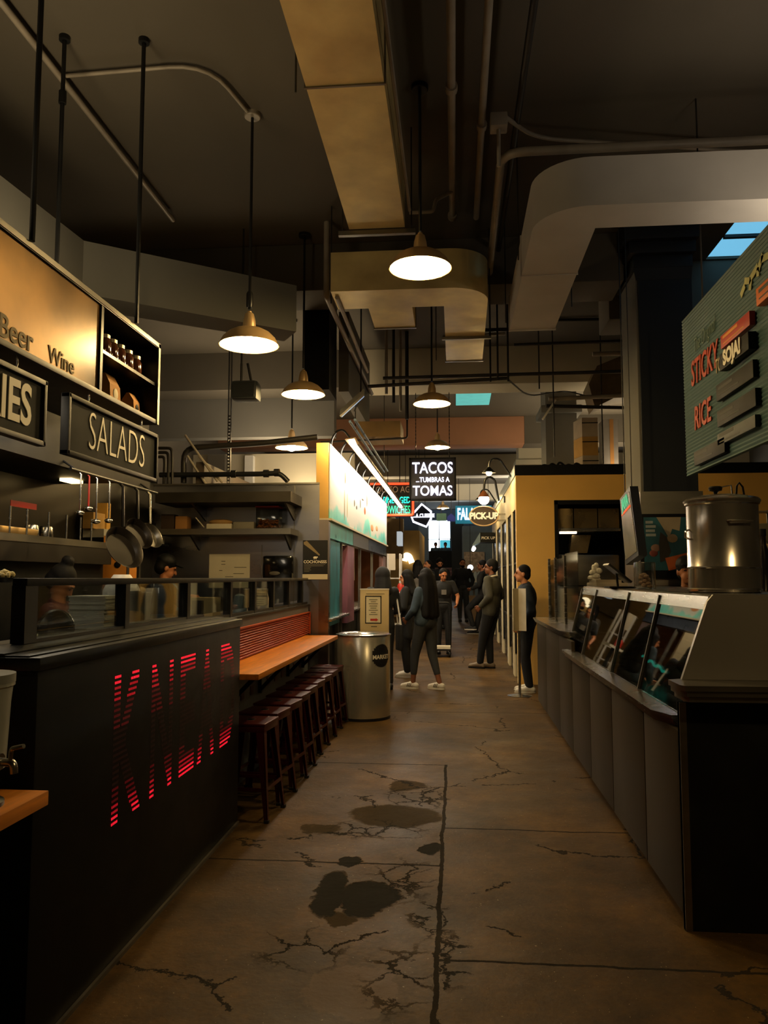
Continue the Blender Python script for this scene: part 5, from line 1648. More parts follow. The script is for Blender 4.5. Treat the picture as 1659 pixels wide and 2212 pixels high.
t = thing('pizza_oven', 'wide steel oven under the hood in the yellow hatch', 'oven', (1.9, SYF + .6, 1.2))
MB().box(ox0 + .06, ox1 - .06, SYF + .3, SYF + 1.1, 1.30, 1.89, .02).build('body', STEELD, t)
MB().box(ox0 + .06, ox1 - .06, SYF + .14, SYF + .6, 1.05, 1.28).build('base', mat('oven_base', '6a6258', .5, .5), t)
MB().box(ox0 + .1, ox1 - .1, SYF + .29, SYF + .30, 1.42, 1.44).build('handle', BLACK, t)
CB = ['top carton of the strapped stack on the yellow stall roof', 'middle carton of the strapped stack on the yellow stall roof', 'bottom carton of the strapped stack on the yellow stall roof']
for k in range(3):
    z = 3.101 + .29 * (2 - k)
    a, c = at(1258, 960, Y=12.0), at(1292, 960, Y=12.0)
    b_ = thing('carton', CB[k], 'box', (1.95, 12.1, z), 0, 'cartons on the yellow stall roof')
    MB().prism([(a.x, 12.0, z), (c.x, 12.0, z), (c.x, 12.5, z), (a.x - .02, 12.7, z), (at(1238, 950, Y=12.4).x, 12.35, z)], (0, 0, .288)).build('body', mat('lilac_card', 'a89888', .8) if k != 1 else mat('tan_card', 'b08848', .8), b_)
    MB().box(a.x, c.x + .002, 11.997, 12.0, z + .2, z + .215).build('strap', BLACK, b_)
t = thing('carton', 'grey carton behind the strapped stack, right beside the column', 'box', (2.4, 12.8, 3.1))
a, c = at(1304, 960, Y=12.9), at(1334, 905, Y=12.9)
MB().box(a.x, c.x, 12.9, 13.3, 3.101, c.z).build('body', mat('grey_card', '8c8680', .8), t)
MB().box(a.x + .1, a.x + .16, 12.896, 12.9, 3.11, c.z).build('tape', CARD, t)
t = thing('cable_heap', 'black cables heaped on the yellow stall roof edge', 'cables', (1.4, 12, 3.1))
mb = MB()
for k in range(5):
    mb.tube([(1.25 + .12 * k, 11.85 + .03 * k, 3.12), (1.32 + .12 * k, 11.8, 3.24 + .02 * (k % 3)), (1.42 + .12 * k, 11.85, 3.2), (1.5 + .12 * k, 11.9, 3.12)], .016, 6, fillet=.06)
mb.build('loop', BLACK, t)
for k, (pa, pb, Y, r, m, lab) in enumerate((((1110, 745), (1345, 735), 9.9, .018, PIPED, 'dark pipe crossing right of the pale duct end'), ((1185, 862), (1345, 852), 10.6, .03, PIPE, 'thick pale pipe crossing left of the navy column'), ((1180, 877), (1345, 884), 10.8, .024, PIPED, 'dark pipe just under the thick pale pipe'), ((1180, 692), (1345, 690), 10.4, .02, PIPED, 'thin dark pipe high behind the navy column'), ((1280, 765), (1345, 763), 10.2, .03, PIPE, 'short pale pipe stub behind the navy column'))):
    pipe('crossbar_pipe', lab, [at(*pa, Y=Y), at(*pb, Y=Y) + Vector((.5, 0, 0))], r, m)
for k, (px, pt, pb, Y) in enumerate(((1198, 745, 1005, 10.2), (1303, 860, 1010, 10.85), (1165, 730, 840, 10))):
    a, c = at(px, pb, Y=Y), at(px, pt, Y=Y)
    pipe('hanger_rod', ['thin rod hanging before the grey column', 'thin rod hanging left of the navy column', 'thin rod hanging left of the grey column'][k], [(a.x, Y, max(a.z, 3.1)), (a.x, Y, CZ)], .009, PIPED)
a, c = at(1172, 906, Y=10.6), at(1200, 864, Y=10.6)
t = tag(MB().bar(a, c, .05, .025).build('slim_light', WHITEP), 'small slanted white strip light left of the grey column', 'light')
t = thing('brown_duct', 'brown slanted duct behind the navy column', 'duct', at(1310, 850, Y=11.0))
pts = [at(1290, 790, Y=11.0), at(1400, 745, Y=11.0), at(1400, 850, Y=11.0), at(1330, 858, Y=11.0), at(1285, 880, Y=11.0), at(1272, 830, Y=11.0)]
MB().prism(pts, (0, .5, 0)).build('body', mat('duct_brown', '7a6648', .6, .3, var=.2), t)

# oval pick-up sign with its gooseneck lamp
Y = 14.0
g = lambda px, py_: at(px, py_, Y=Y)
c = g(1045, 1115)
t = thing('pickup_sign', 'oval brown PICK-UP sign on a bracket from the yellow stall', 'sign', c)
rx, rz_ = (g(1077, 1115).x - g(1013, 1115).x) / 2, (g(1045, 1094).z - g(1045, 1137).z) / 2
el = lambda k_, dy: [(c.x + rx * k_ * math.cos(a_ * math.pi / 20), Y + dy, c.z + rz_ * k_ * math.sin(a_ * math.pi / 20)) for a_ in range(40)]
MB().prism(el(.95, 0), (0, .05, 0)).build('board', mat('sign_brown', '3a2a1c', .5), t)
MB().tube([Vector(p) for p in el(.97, .0)], .014, 8, closed=True).build('rim', mat('rim_gold', 'd8b890', .4, .3), t)
MB().text('PICK-UP', .155, frame((c.x, Y - .012, c.z), *XC), .006, .007, .88).build('lettering', mat('cream_sign_letter', 'e8dcb0', .6, emit='f0e8c8', es=.6), t)
MB().box(c.x + rx * .9, SX - .001, Y + .01, Y + .04, c.z + .02, c.z + .05).box(c.x + rx * .9, SX - .001, Y + .01, Y + .04, c.z - .09, c.z - .06).build('bracket', STEELD, t)
t = thing('gooseneck_lamp', 'black gooseneck lamp with glowing globe over the pick-up sign', 'lamp', g(1075, 1075))
p = [g(1078, 1082), g(1073, 1060), g(1069, 1036), g(1057, 1029), g(1047, 1036), g(1045, 1062)]
MB().tube(p, .02, 8, fillet=.1).build('arm', BLACKM, t)
b_ = g(1045, 1062)
MB().lathe([(.02, .02), (.06, -.03), (.10, -.09), (.105, -.1)], b_, 20, caps=False).build('shade', mat('copper', '9a5c34', .4, .6), t)
MB().ell(b_ + Vector((0, 0, -.14)), .095).build('globe', mat('globe_glow', 'fff4e0', emit='ffedd0', es=14), t)
MB().box(SX - .03, SX - .001, Y - .04, Y + .04, g(1078, 1086).z, g(1078, 1072).z).build('wall_plate', BLACKM, t)
for y in (12.2, 16.5):
    t = thing('wall_lamp', 'gooseneck lamp lighting the cream side of the yellow stall near its corner' if y < 13 else 'gooseneck lamp lighting the cream side past the pick-up sign', 'lamp', (SX, y, 3.1))
    MB().tube([(SX - .016, y, 3.1), (SX - .2, y, 3.4), (SX - .34, y, 3.38), (SX - .36, y, 3.24)], .014, 8, fillet=.12).build('arm', BLACKM, t)
    MB().lathe([(.02, .06), (.06, .02), (.11, -.03), (.105, -.03)], (SX - .36, y, 3.2), 20, caps=False).build('shade', BLACKM, t)
    MB().ell((SX - .36, y, 3.17), .045).build('bulb', BULBM, t)
# ------------------------------------------------------------------ far stalls at the end of the aisle
def fy(px0, px1, py0, py1, Y):
    a, c = at(px0, py1, Y=Y), at(px1, py0, Y=Y)
    return a.x, c.x, a.z, c.z


x0, x1, z0, z1 = fy(848, 906, 1146, 1300, 24)
t = thing('far_stall', 'beige walled stall on the left far down the aisle', 'stall', ((x0 + x1) / 2, 24, gz(24)))
MB().box(-3.6, x1, 24, 28, gz(24) - .05, z1).build('wall', mat('stall_beige', 'a88a54', .75, var=.08), t)
MB().box(x0 - .5, x0 + .35, 23.6, 23.99, at(850, 1206, Y=23.6).z, at(850, 1120, Y=23.6).z).build('brown_panel', mat('stall_panel_brown', '7a6444', .7), t)
MB().tube([at(873, 1212, Y=23.9), at(876, 1199, Y=23.9), at(884, 1201, Y=23.9), at(890, 1216, Y=23.9)], .09, 8, fillet=.2).build('lit_arch', mat('arch_glow', 'fff0d0', emit='ffe8b8', es=2.2), t)
x0, x1, z0, z1 = fy(857, 867, 1148, 1178, 21)
t = tag(MB().box(x0, x1, 21, 21.6, z0, z1).build('hanging_menu', mat('menu_white', 'e0e6e8', .5, emit='dce8f0', es=.5)), 'small white lit menu hanging on the left below the red neon sign', 'sign')
MB().tube([((x0 + x1) / 2, 21.3, z1), ((x0 + x1) / 2, 21.3, CZ)], .012, 6).build('hanger_rod', PIPED, t)
x0, x1, z0, z1 = fy(838, 864, 1196, 1276, 17.2)
t = thing('display_rack', 'pale metal display rack with papers left of the people', 'rack', ((x0 + x1) / 2, 17.3, gz(17)))
for x in (x0, x1):
    for y in (17.2, 17.6):
        MB().box(x - .02, x + .02, y - .02, y + .02, gz(17) - .02, z1).build('post', WHITEP, t)
for z in (.35, .75, 1.05, 1.35):
    MB().box(x0, x1, 17.2, 17.6, gz(17) + z, gz(17) + z + .025).build('shelf', WHITEP, t)
MB().box(x0 + .02, x1 - .1, 17.18, 17.19, z1 - .36, z1).build('paper', PAPER, t)
x0, x1, z0, z1 = fy(852, 884, 1279, 1284, 15.4)
t = thing('cafe_table', 'high white table left of the woman in the dark coat', 'table', ((x0 + x1) / 2, 15.6, gz(15.5)))
MB().box(x0, x1, 15.4, 16.0, z0, z1).build('top', WHITEP, t)
MB().box((x0 + x1) / 2 - .03, (x0 + x1) / 2 + .03, 15.67, 15.73, gz(15.6), z0).build('leg', BLACKM, t)
p = at(866, 1270, Y=15.6)
t = thing('red_bag', 'red paper bag on the high white table', 'bag', (p.x, 15.6, z1))
MB().lathe([(.06, 0), (.075, .03), (.07, .13), (.04, .17)], (p.x, 15.6, z1 + .001), 12).build('body', RED, t)
# dark balcony block, stairs, blue shelter on the right
x0, x1, z0, z1 = fy(918, 1004, 1192, 1250, 37)
struct('trim_4', MB().box(x0, x1, 38.0, 38.4, gz(36), at(950, 1190, Y=38).z), BLACK, 'dark balcony front below the bright far window')
x0, x1, z0, z1 = fy(936, 978, 1225, 1280, 34)
mb = MB()
n = 8
for i in range(n):
    mb.box(x0, x1, 34 + i * .4, 34 + (i + 1) * .4 if i < n - 1 else 38, gz(34), gz(34) + .17 * (i + 1))
st = struct('stairs', mb, mat('stair_plum', '5a3a40', .7), 'plum coloured stairs at the far end of the aisle')
mb = MB()
for i in range(n):
    mb.box(x0, x1, 34 + i * .4 - .012, 34 + i * .4 + .03, gz(34) + .17 * (i + 1), gz(34) + .17 * (i + 1) + .012)
mb.build('nosing', mat('stair_nose', 'a88a8a', .5), st)
x0, x1, z0, z1 = fy(1000, 1060, 1136, 1290, 31)
t = thing('far_kiosk', 'slate blue kiosk wall right of the blue column', 'kiosk', (x0 + .8, 31, gz(31)))
MB().box(x0, x0 + 2.0, 31, 33, gz(31) - .05, z1).build('wall', mat('kiosk_slate', '56687c', .7, var=.1), t)
MB().box(x0 + .05, x0 + .85, 30.9, 30.99, gz(31) + 1.2, gz(31) + 2.0).build('shelf_goods', mat('goods_grey', '9a8c84', .7, var=.5, scale=9), t)
x0, x1, z0, z1 = fy(1026, 1066, 1150, 1171, 18.0)
t = thing('pickup_awning', 'small black awning sign with a row of bulbs under the oval sign', 'awning', ((x0 + x1) / 2, 18.0, z0))
MB().box(x0 + .12, SX + .03, 18.0, 18.7, z0, z1).build('box', BLACK, t)
MB().text('PICK UP', .085, frame((x0 + .30, 17.99, z0 + .09), *XC), .004, .001, 1).build('lettering', LETW, t)
MB().prism([(x0 + .12, 18.0, z1), (x0 - .05, 18.0, z0 - .05), (x0 - .05, 18.0, z0 - .09), (x0 + .12, 18.0, z0)], (0, 1.0, 0)).build('side_awning', mat('awning_blue', '6a8494', .5), t)
for k in range(6):
    MB().ell((x0 - .02 + .0 * k, 18.1 + .16 * k, z0 - .14), .045, u=10, v=6).build('bulb', mat('awning_bulb', 'ffffff', emit='fff0dc', es=8), t)
x0, x1, z0, z1 = fy(1022, 1048, 1250, 1258, 24)
t = thing('service_table', 'white service table with glass jars behind the walking man', 'table', ((x0 + x1) / 2, 24.2, gz(24)))
MB().box(x0, x1, 24, 24.8, z0, z1).build('top', WHITEP, t)
for x in (x0 + .03, x1 - .03):
    for y in (24.04, 24.76):
        MB().box(x - .02, x + .02, y - .02, y + .02, gz(24) - .01, z0).build('leg', STEELD, t)
for k in range(3):
    px = 1027 + 8 * k
    p = at(px, 1245, Y=24.4)
    tj = thing('glass_jar', ['leftmost glass jar on the far white service table', 'middle glass jar on the far white service table', 'rightmost glass jar on the far white service table'][k], 'jar', (p.x, 24.4, z1), 0, 'jars on the service table')
    MB().lathe([(.05, 0), (.055, .02), (.055, .16), (.03, .2), (.03, .22)], (p.x, 24.4, z1), 14).build('body', mat('jar_pale', 'b8c4c8', .15, var=.2), tj)
p = at(1016, 1226, Y=25)
t = tag(MB().ell(p, .09).build('globe_lamp', mat('globe_far', 'ffffff', emit='f4f8ff', es=4)), 'small white globe lamp above the jars behind the walking man', 'lamp')
MB().tube([p + Vector((0, 0, .08)), (p.x, 25, CZ)], .008, 6).build('cord', PIPED, t)
x0, x1, z0, z1 = fy(1012, 1038, 1290, 1332, 21.5)
t = thing('crate', 'tan folding board leaning beside the walking man', 'board', ((x0 + x1) / 2, 22, gz(22)))
MB().prism([(x0 + .1, 22, gz(22) - .01), (x1, 22, gz(22) - .01), (x1 - .12, 22, gz(22) + .75), (x0 + .02, 22, gz(22) + .75)], (0, .05, 0)).build('face', mat('aframe_tan', '8a6c44', .7), t)

# ------------------------------------------------------------------ people
SKIN = [mat('skin_tan', 'b0714a', .5, var=.06), mat('skin_light', 'c08058', .5, var=.06), mat('skin_brown', '7a4a30', .5, var=.06)]
HAIR = mat('hair_black', '0c0a09', .75, var=.3, scale=30, spec=.2)
EYE_M = mat('eye_dark', '120c0a', .2)
LIP = mat('lip', '7a3a30', .5)


def solid(mb, vox, smooth=6):
    me = bpy.data.meshes.new('tmp')
    bmesh.ops.recalc_face_normals(mb.bm, faces=mb.bm.faces)
    mb.bm.to_mesh(me)
    mb.bm.free()
    o = bpy.data.objects.new('tmp', me)
    COL.objects.link(o)
    m = o.modifiers.new('r', 'REMESH')
    m.mode = 'VOXEL'
    m.voxel_size = vox
    s = o.modifiers.new('s', 'SMOOTH')
    s.iterations = smooth
    s.factor = .5
    dg = bpy.context.evaluated_depsgraph_get()
    out = bpy.data.meshes.new_from_object(o.evaluated_get(dg))
    bpy.data.objects.remove(o)
    bpy.data.meshes.remove(me)
    return out


def hand(mb, w, e, thumb, curl=.5):
    """palm, four bent fingers of unequal length and a thumb from the palm's side"""
    w, e = Vector(w), Vector(e)
    d = (w - e).normalized()
    s = Vector(thumb)
    s = (s - d * s.dot(d)).normalized()
    n = d.cross(s)
    for k in range(4):
        o = s * (.030 - .020 * k)
        kn = w + d * .085 + o
        mb.cap(w + d * .01 + o * .5, kn, .015, .0115, 8)
        ln = (.038, .043, .040, .031)[k]
        c1 = kn + (d * math.cos(curl) + n * math.sin(curl)) * ln
        c2 = c1 + (d * math.cos(curl * 2.1) + n * math.sin(curl * 2.1)) * ln * .85
        mb.cap(kn, c1, .0105, .0095, 8)
        mb.cap(c1, c2, .0095, .008, 8)
    t0 = w + d * .025 + s * .025
    t1 = t0 + (d * .7 + s * .7).normalized() * .04
    mb.cap(t0, t1, .013, .0105, 8)
    mb.cap(t1, t1 + (d * .95 + s * .2).normalized() * .032, .0105, .0085, 8)


J0 = dict(pel=(0, 0, .96), wai=(0, 0, 1.10), che=(0, .005, 1.29), nec=(0, -.005, 1.46), hed=(0, .02, 1.625),
          shL=(-.185, 0, 1.42), elL=(-.245, -.03, 1.14), wrL=(-.26, .05, .90), shR=(.185, 0, 1.42), elR=(.245, -.03, 1.14), wrR=(.26, .05, .90),
          hiL=(-.09, 0, .93), knL=(-.10, .03, .50), anL=(-.105, -.02, .085), hiR=(.09, 0, .93), knR=(.10, .03, .50), anR=(.105, -.02, .085))


def person(label, loc, rz, h, pose=None, skin=0, top=None, low=None, shoe=None, hair='short', hyaw=0, hpit=0, sleeve='long', hem=.90, beard=False, build_=1.0, extra=None, footdir=None, face=True, collar=None, stripes=False, crop=0.0, female=False):
    t = thing('person', label, 'person', loc, R(rz))
    S = h / 1.75
    J = {k: Vector(v) for k, v in J0.items()}
    for k, v in (pose or {}).items():
        J[k] = Vector(v)
    if female:
        for s_ in 'LR':
            J['sh' + s_].x *= .86
    b = build_
    T = Matrix.Diagonal((S, S, S, 1))
    HM = Matrix.Translation(J['hed']) @ Matrix.Rotation(R(hyaw), 4, 'Z') @ Matrix.Rotation(R(hpit), 4, 'X')
    up = (J['che'] - J['pel']).normalized()
    fd = footdir or {}
    W_ = wmat(t)

    def put(mb, name, m, vox=None, smooth=6, ang=60):
        if vox:
            me = solid(mb, vox, smooth)
        else:
            me = bpy.data.meshes.new(name)
            bmesh.ops.recalc_face_normals(mb.bm, faces=mb.bm.faces)
            mb.bm.to_mesh(me)
            mb.bm.free()
        me.transform(W_ @ T)
        return link(name, me, m, t, True, ang)

    def feet(s_):
        a = R(fd.get(s_, 0))
        f = Vector((-math.sin(a), math.cos(a), 0))
        an = J['an' + s_]
        base = an.z - .085
        return an, f, base
    # body, one continuous surface
    mb = MB()
    for a_, r in (('pel', (.15, .105, .12)), ('wai', (.125, .09, .15)), ('che', (.155, .105, .17))):
        mb.ell(J[a_], tuple(q * b for q in r))
    mb.cap(J['shL'] * .9 + J['che'] * .1, J['shR'] * .9 + J['che'] * .1, .06)
    mb.cap(J['nec'] - Vector((0, 0, .05)), J['hed'] + Vector((0, -.015, -.06)), .058, .05)
    for s_ in 'LR':
        mb.cap(J['sh' + s_], J['el' + s_], .052, .040)
        mb.cap(J['el' + s_], J['wr' + s_], .040, .027)
        hand(mb, J['wr' + s_], J['el' + s_], (0, 1, .2))
        mb.cap(J['hi' + s_], J['kn' + s_], .082, .056)
        mb.cap(J['kn' + s_], J['an' + s_], .055, .036)
        an, f, base = feet(s_)
        mb.cap((an.x, an.y, base + .04), Vector((an.x, an.y, base + .03)) + f * .13, .036, .028)
    mb.ell((0, -.012, .02), (.076, .094, .10), HM)
    mb.ell((0, .025, -.045), (.058, .066, .07), HM)
    mb.ell((0, .058, -.088), (.03, .028, .024), HM)
    mb.cap(HM @ Vector((0, .088, .008)), HM @ Vector((0, .108, -.028)), .012, .015, 8)
    mb.cap(HM @ Vector((-.035, .082, .026)), HM @ Vector((.035, .082, .026)), .013, .013, 8)
    for s_ in (-1, 1):
        mb.ell((s_ * .077, -.012, -.01), (.010, .02, .032), HM)
    put(mb, 'body', SKIN[skin], .0068, 3)
    if face:
        for s_ in (-1, 1):
            put(MB().ell((s_ * .031, .087, .006), (.014, .006, .006), HM, 10, 6), 'eye', EYE_M)
            put(MB().bar(HM @ Vector((s_ * .014, .095, .030)), HM @ Vector((s_ * .050, .086, .030)), .006, .008), 'eyebrow', HAIR)
        put(MB().ell((0, .090, -.062), (.024, .006, .006), HM, 10, 6), 'mouth', LIP)
    # hair
    mb = MB()
    if hair in ('short', 'cropped', 'bun', 'cap'):
        k = {'short': .012, 'cropped': .006, 'bun': .012, 'cap': .012}[hair]
        mb.ell((0, -.026, .042), (.078 + k, .090 + k, .088 + k), HM)
        mb.ell((0, -.055, -.01), (.072 + k, .058 + k, .08), HM)
        if hair == 'bun':
            mb.ell((0, -.07, .15), (.05, .05, .045), HM)
    elif hair in ('long', 'longer'):
        mb.ell((0, -.028, .04), (.094, .104, .104), HM)
        dn = .54 if hair == 'longer' else .26
        wd_ = 1.45 if hair == 'longer' else 1.1
        for x, w in ((-.07, .055 * wd_), (0, .075 * wd_ * .9), (.07, .055 * wd_)):
            mb.cap(HM @ Vector((x * .8, -.05, 0)), HM @ Vector((x * .9, -.075, -.16)), w, w * 1.1)
            mb.cap(HM @ Vector((x * .9, -.075, -.16)), HM @ Vector((x * 1.5, -.10, -dn)), w * 1.1, w * .95)
        for s_ in (-1, 1):
            mb.cap(HM @ Vector((s_ * .083, .01, .02)), HM @ Vector((s_ * .092, .0, -.15)), .03, .035)
    elif hair == 'hood':
        mb.ell((0, -.03, .03), (.115, .13, .135), HM)
        mb.cap(HM @ Vector((0, -.05, -.05)), J['nec'] + Vector((0, -.03, -.02)), .12, .14)
    hm = HAIR if hair != 'hood' else top
    put(mb, 'hair' if hair != 'hood' else 'hood', hm, .011, 4)
    if hair == 'cap':
        mb = MB().ell((0, -.02, .06), (.095, .108, .085), HM)
        mb.box(-.07, .07, .07, .16, .052, .062, .004, HM)
        put(mb, 'cap', BLACK, .008, 3)
    if beard:
        mb = MB().ell((0, .035, -.078), (.06, .066, .048), HM)
        put(mb, 'beard', HAIR, .008, 3)
    # clothes
    e = .022
    if top:
        mb = MB()
        for a_, r in (('wai', (.14, .10, .17)), ('che', (.165, .115, .175))):
            mb.ell(J[a_], tuple((q + e) * b for q in r))
        mb.cap(J['shL'] * .92 + J['che'] * .08, J['shR'] * .92 + J['che'] * .08, .072)
        c_ = J['pel'].copy()
        c_.z = hem
        for x in (-.075, 0, .075):
            mb.cap(J['wai'] + Vector((x * b, 0, 0)), (c_.x + x * b * 1.15, c_.y, hem + .06), .10 * b, .105 * b)
        for s_ in 'LR':
            mb.cap(J['sh' + s_], J['el' + s_] if sleeve == 'long' else J['sh' + s_].lerp(J['el' + s_], .62), .070, .058 if sleeve == 'long' else .066)
            if sleeve == 'long':
                mb.cap(J['el' + s_], J['el' + s_].lerp(J['wr' + s_], .93), .058, .044)
        mb.cap(J['nec'] + Vector((0, -.012, -.04)), J['nec'] + Vector((0, -.012, .005)), .075, .066)
        put(mb, 'top', top, .0125, 4)
    if low:
        mb = MB()
        mb.ell(J['pel'], (.165 * b, .125 * b, .12))
        for s_ in 'LR':
            q = J['kn' + s_].lerp(J['an' + s_], .93 - crop)
            mb.cap(J['hi' + s_], J['kn' + s_], .100 * b, .072)
            mb.cap(J['kn' + s_], q, .072, .058 if not crop else .05)
        put(mb, 'trousers', low, .0125, 4)
    if shoe:
        for s_ in 'LR':
            an, f, base = feet(s_)
            c_ = Vector((an.x, an.y, base))
            sd = Vector((f.y, -f.x, 0))
            mb = MB()
            mb.cap(c_ - f * .045 + Vector((0, 0, .05)), c_ + f * .03 + Vector((0, 0, .065)), .043, .045)
            mb.cap(c_ + f * .03 + Vector((0, 0, .06)), c_ + f * .165 + Vector((0, 0, .036)), .045, .036)
            sh = put(mb, 'shoe', shoe, .009, 4)
            pts = []
            for k in range(20):
                a = 2 * math.pi * k / 20
                u, v = math.cos(a), math.sin(a)
                pts.append(c_ + f * (.06 + .145 * u) + sd * (.05 * v * (1 - .12 * u)))
            sl = MB().prism(pts, (0, 0, .026))
            so = put(sl, 'sole', mat('sole_white', 'c8c2b4', .6) if shoe.name.startswith('shoe_white') or shoe.name.startswith('shoe_soled') else BLACK)
            so.parent = sh
            if stripes:
                mb = MB()
                for k in range(3):
                    for q in (-1, 1):
                        p0 = c_ + f * (.035 + .024 * k) + sd * q * .047 + Vector((0, 0, .03))
                        p1 = c_ + f * (.012 + .024 * k) + sd * q * .043 + Vector((0, 0, .085))
                        mb.bar(p0, p1, .008, .006)
                st_ = put(mb, 'stripes', BLACK)
                st_.parent = sh
    if extra:
        extra(t, put, J, HM)
    return t


def ground(px, py_):
    y = 8.0
    while y < 38:
        p = at(px, py_, Y=y)
        if p.z <= gz(y):
            break
        y += .02
    return Vector((p.x, y, gz(y)))


BLK = mat('cloth_black', '0b0b0c', .85, var=.25, scale=12)
COAT = mat('cloth_coat', '121415', .85, var=.25, scale=12)
DENIM = mat('cloth_denim', '2c3a46', .85, var=.35, scale=9)
LEGG = mat('cloth_leggings', '2a2c2e', .8, var=.12, scale=8)
NAVYC = mat('cloth_navy', '16202c', .85, var=.2, scale=9)
OLIVE = mat('cloth_olive', '3a382c', .9, var=.2, scale=14)
GREYC = mat('cloth_grey', '6a6660', .9, var=.2)
SHW = mat('shoe_white', 'cdc8ba', .55, var=.05)
SHB = mat('shoe_black', '141312', .5)
SHT = mat('shoe_tan', '6a5a44', .6)
SHS = mat('shoe_soled', '16181a', .6)

# 1 woman in denim, seen from behind, turned to the left
g1 = ground(921, 1489)
person('woman seen from behind with long dark hair, denim jacket, leggings and white striped sneakers', g1, 52, 1.66,
       dict(hiL=(-.08, .02, .93), knL=(-.09, .14, .50), anL=(-.10, .17, .085), hiR=(.08, 0, .93), knR=(.09, -.04, .50), anR=(.10, -.17, .085),
            elL=(-.25, .02, 1.15), wrL=(-.20, .20, 1.02), elR=(.25, .02, 1.15), wrR=(.20, .20, 1.02)), 2, DENIM, LEGG, SHW, 'longer', 0, 0, 'long', .93, build_=1.10, stripes=True, crop=.28, face=True, female=True, footdir={'L': 20, 'R': 10})
# 2 woman in dark coat, profile to the left
g2 = ground(880, 1462)
person('woman in a long dark coat seen in profile facing left', g2, 84, 1.62, dict(elL=(-.24, .02, 1.14), wrL=(-.16, .22, 1.05), elR=(.24, .02, 1.14), wrR=(.16, .22, 1.05)), 1, COAT, BLK, SHW, 'long', 5, -4, 'long', .62, female=True)


# 3 young man with a hand cart
def logo(t, put, J, HM):
    mb = MB().box(-.05, .05, J['che'].y + .145, J['che'].y + .15, 1.2, 1.3)
    put(mb, 'shirt_print', GREYC)


g3 = ground(958, 1412)
person('young man in black t-shirt with head bowed over a hand cart', g3, 186, 1.62, dict(hed=(0, .07, 1.60), che=(0, .04, 1.28), elR=(.30, .02, 1.16), wrR=(.26, .20, 1.02), elL=(-.30, .02, 1.16), wrL=(-.26, .20, 1.02), hiL=(-.08, 0, .93)), 0, BLK, BLK, SHB, 'cropped', 14, -22, 'short', .84, extra=logo, build_=1.0)
c = ground(954, 1420)
t = thing('hand_cart', 'black hand cart with pale box pushed by the young man', 'cart', c)
MB().box(c.x - .17, c.x + .17, c.y - .05, c.y + .30, c.z + .12, c.z + .15).build('deck', BLACKM, t)
MB().box(c.x - .15, c.x + .16, c.y - .02, c.y + .20, c.z + .151, c.z + .20).build('load_board', PAPER, t)
for dx in (-.15, .15):
    for dy in (0, .25):
        M = Matrix.Translation((c.x + dx, c.y + dy, c.z + .06)) @ Matrix.Rotation(R(90), 4, 'Y')
        MB().lathe([(.02, -.015), (.058, -.015), (.06, 0), (.058, .015), (.02, .015)], n=16, M=M).build('wheel', BLACK, t)
MB().tube([(c.x - .15, c.y + .29, c.z + .15), (c.x - .15, c.y + .34, c.z + .98), (c.x + .15, c.y + .34, c.z + .98), (c.x + .15, c.y + .29, c.z + .15)], .014, 8, fillet=.06).build('handle', BLACKM, t)
# 4 walking man
g4 = ground(1000, 1343)
person('man in black jacket and grey trousers walking towards the camera', g4, 186, 1.76, dict(knL=(-.09, .06, .5), anL=(-.10, .0, .085), knR=(.10, .10, .51), anR=(.10, .16, .10), elL=(-.30, -.04, 1.16), wrL=(-.22, .06, .96), elR=(.30, -.04, 1.16), wrR=(.22, .06, .96)), 0, BLK, mat('cloth_charcoal', '2a2a2a', .85, var=.15), SHB, 'cropped', 0, 0, 'long', .90, beard=True, build_=1.12)
# 5 the group behind the women
person('person with dark bushy hair in a grey hooded jacket, seen from behind', ground(903, 1372), 15, 1.74, None, 0, GREYC, BLK, SHB, 'long', 0, 0, 'long', .9)
person('bearded man in dark jacket looking up to the left', ground(926, 1366), 120, 1.74, None, 1, COAT, BLK, SHB, 'cropped', 10, 10, 'long', .9, beard=True)
person('man in black jacket looking down, behind the bearded man', ground(951, 1358), 170, 1.78, None, 1, BLK, BLK, SHB, 'short', 20, -18, 'long', .9, beard=True, build_=1.1)


# 6 hooded person by the notice
def tote(t, put, J, HM):
    mb = MB().box(.24, .30, -.08, .16, .55, .93, .02)
    put(mb, 'tote_bag', BLK)
    mb = MB().tube([(.27, -.05, .92), (.20, -.03, 1.40), (.20, .06, 1.42), (.27, .12, .92)], .012, 6)
    put(mb, 'bag_strap', WHITEP)


person('person in a black hood with a tote bag, behind the notice board', Vector((at(826, 1300, Y=11.0).x, 11.0, gz(11))), 20, 1.66, dict(elR=(.25, .05, 1.14), wrR=(.24, .24, 1.10)), 1, BLK, BLK, SHB, 'hood', 0, 0, 'long', .85, extra=tote)

# 7, 8 the two leaning on the yellow stall
g7 = ground(1072, 1446)


def shirt_collar(t, put, J, HM):
    mb = MB()
    pts = [J['nec'] + Vector((.082 * math.cos(a), .076 * math.sin(a) - .01, .01 + .02 * math.sin(a) * -1)) for a in [2 * math.pi * k / 16 for k in range(16)]]
    mb.tube(pts, .014, 8, closed=True)
    put(mb, 'collar', PAPER)


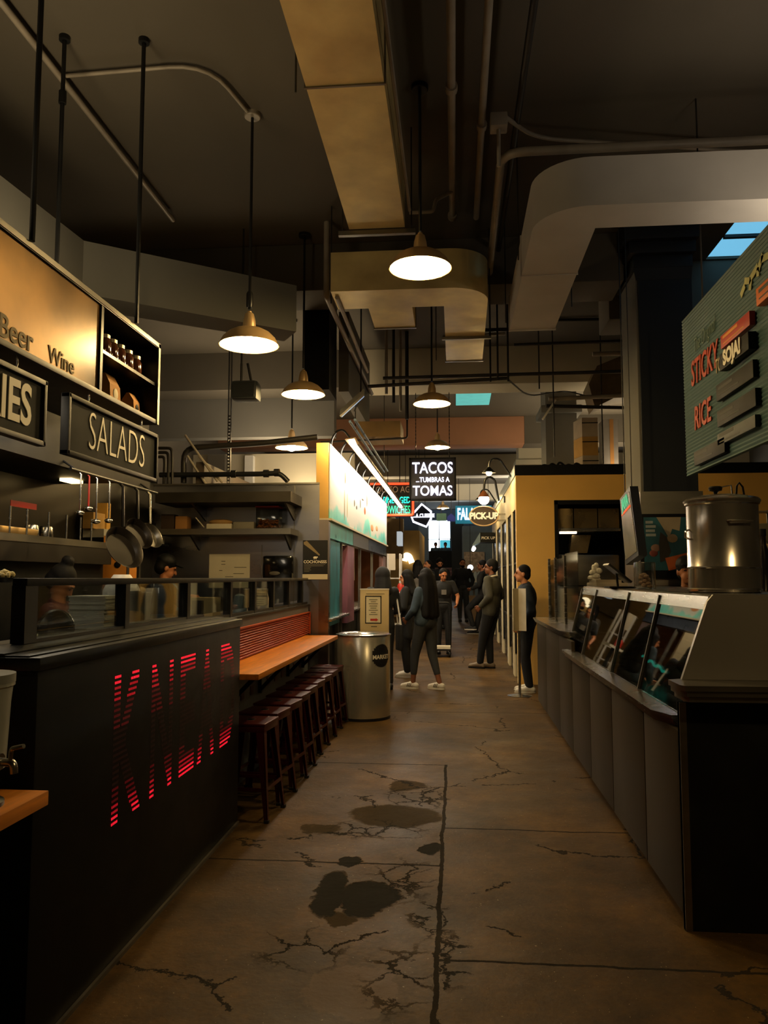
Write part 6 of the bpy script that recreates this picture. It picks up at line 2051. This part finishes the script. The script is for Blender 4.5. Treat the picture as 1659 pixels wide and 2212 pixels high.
person('man in an olive sweater with pale collar leaning on the dark doors', Vector((.60, g7.y, gz(g7.y))), 66, 1.78,
       dict(pel=(0, .02, .95), wai=(0, -.0, 1.10), che=(0, -.0, 1.29), hiL=(-.09, .02, .92), hiR=(.09, .02, .92), knL=(-.06, .14, .50), anL=(.0, .22, .085), knR=(.10, .10, .49), anR=(.10, .08, .085), elL=(-.26, -.06, 1.16), wrL=(-.20, .12, 1.0), elR=(.26, -.06, 1.16), wrR=(.2, .12, 1.0)), 2, OLIVE, BLK, SHT, 'short', 25, 0, 'long', .86, extra=shirt_collar, build_=1.08)
g8 = ground(1046, 1372)
person('person in black with one knee raised, leaning beyond the man in olive', Vector((g8.x - .02, g8.y + .1, gz(g8.y))), 80, 1.74,
       dict(knL=(-.10, .34, .60), anL=(-.10, .22, .20), knR=(.10, .10, .49), anR=(.10, .20, .085), elL=(-.26, .05, 1.16), wrL=(-.15, .24, 1.08)), 2, BLK, BLK, SHS, 'short', 10, 0, 'long', .9)
# 9 man in navy jacket
g9 = ground(1139, 1490)
person('man in a navy jacket and white sneakers standing in profile by the yellow wall', Vector((.97, 10.98, 0)), 88, 1.72,
       dict(elL=(-.25, -.06, 1.14), wrL=(-.20, .08, .93), elR=(.25, -.06, 1.14), wrR=(.20, .08, .93), hed=(0, .05, 1.63)), 1, NAVYC, BLK, SHW, 'cropped', 0, 0, 'long', .86, build_=1.12)
# 10 cooks
person('cook in a dark cap peeking out behind the stock pot', (at(1484, 1235, Y=7.2).x, 7.2, 0), 165, 1.73, None, 0, BLK, BLK, SHB, 'cap', 10, 0)
person('cook with dark bun bending low behind the glass guard', (-2.71, 5.2, 0), -80, 1.63, None, 0, mat('cloth_red_dark', '4a1a16', .8), BLK, SHB, 'bun', 0, -40)


def blue_towel(t, put, J, HM):
    put(MB().cap((-.17, .11, 1.42), (-.14, .15, 1.24), .05, .06), 'blue_cloth', mat('blue_cloth', '5aa0d0', .7))


person('cook in a black cap with a bright blue cloth at the shoulder', (-3.02, 8.0, 0), -60, 1.78, dict(elR=(.32, .16, 1.24), wrR=(.24, .22, 1.3)), 0, BLK, BLK, SHB, 'cap', 0, -20, extra=blue_towel)
for k, px in enumerate((941, 962)):
    person(['dark silhouette standing left in the bright far window', 'dark silhouette standing right in the bright far window'][k], (at(px, 1190, Y=39).x, 39.2, at(px, 1190, Y=39.2).z - 1.28), 180, 1.7, None, 0, mat('cloth_blue_grey', '46586a', .8), BLK, SHB, 'short', 0, 0, face=False)
struct('trim_5', MB().box(-1.8, .6, 38.4, 40, at(950, 1190, Y=39.2).z - 1.48, at(950, 1190, Y=39.2).z - 1.29), BLACK, 'upper landing floor at the far window')
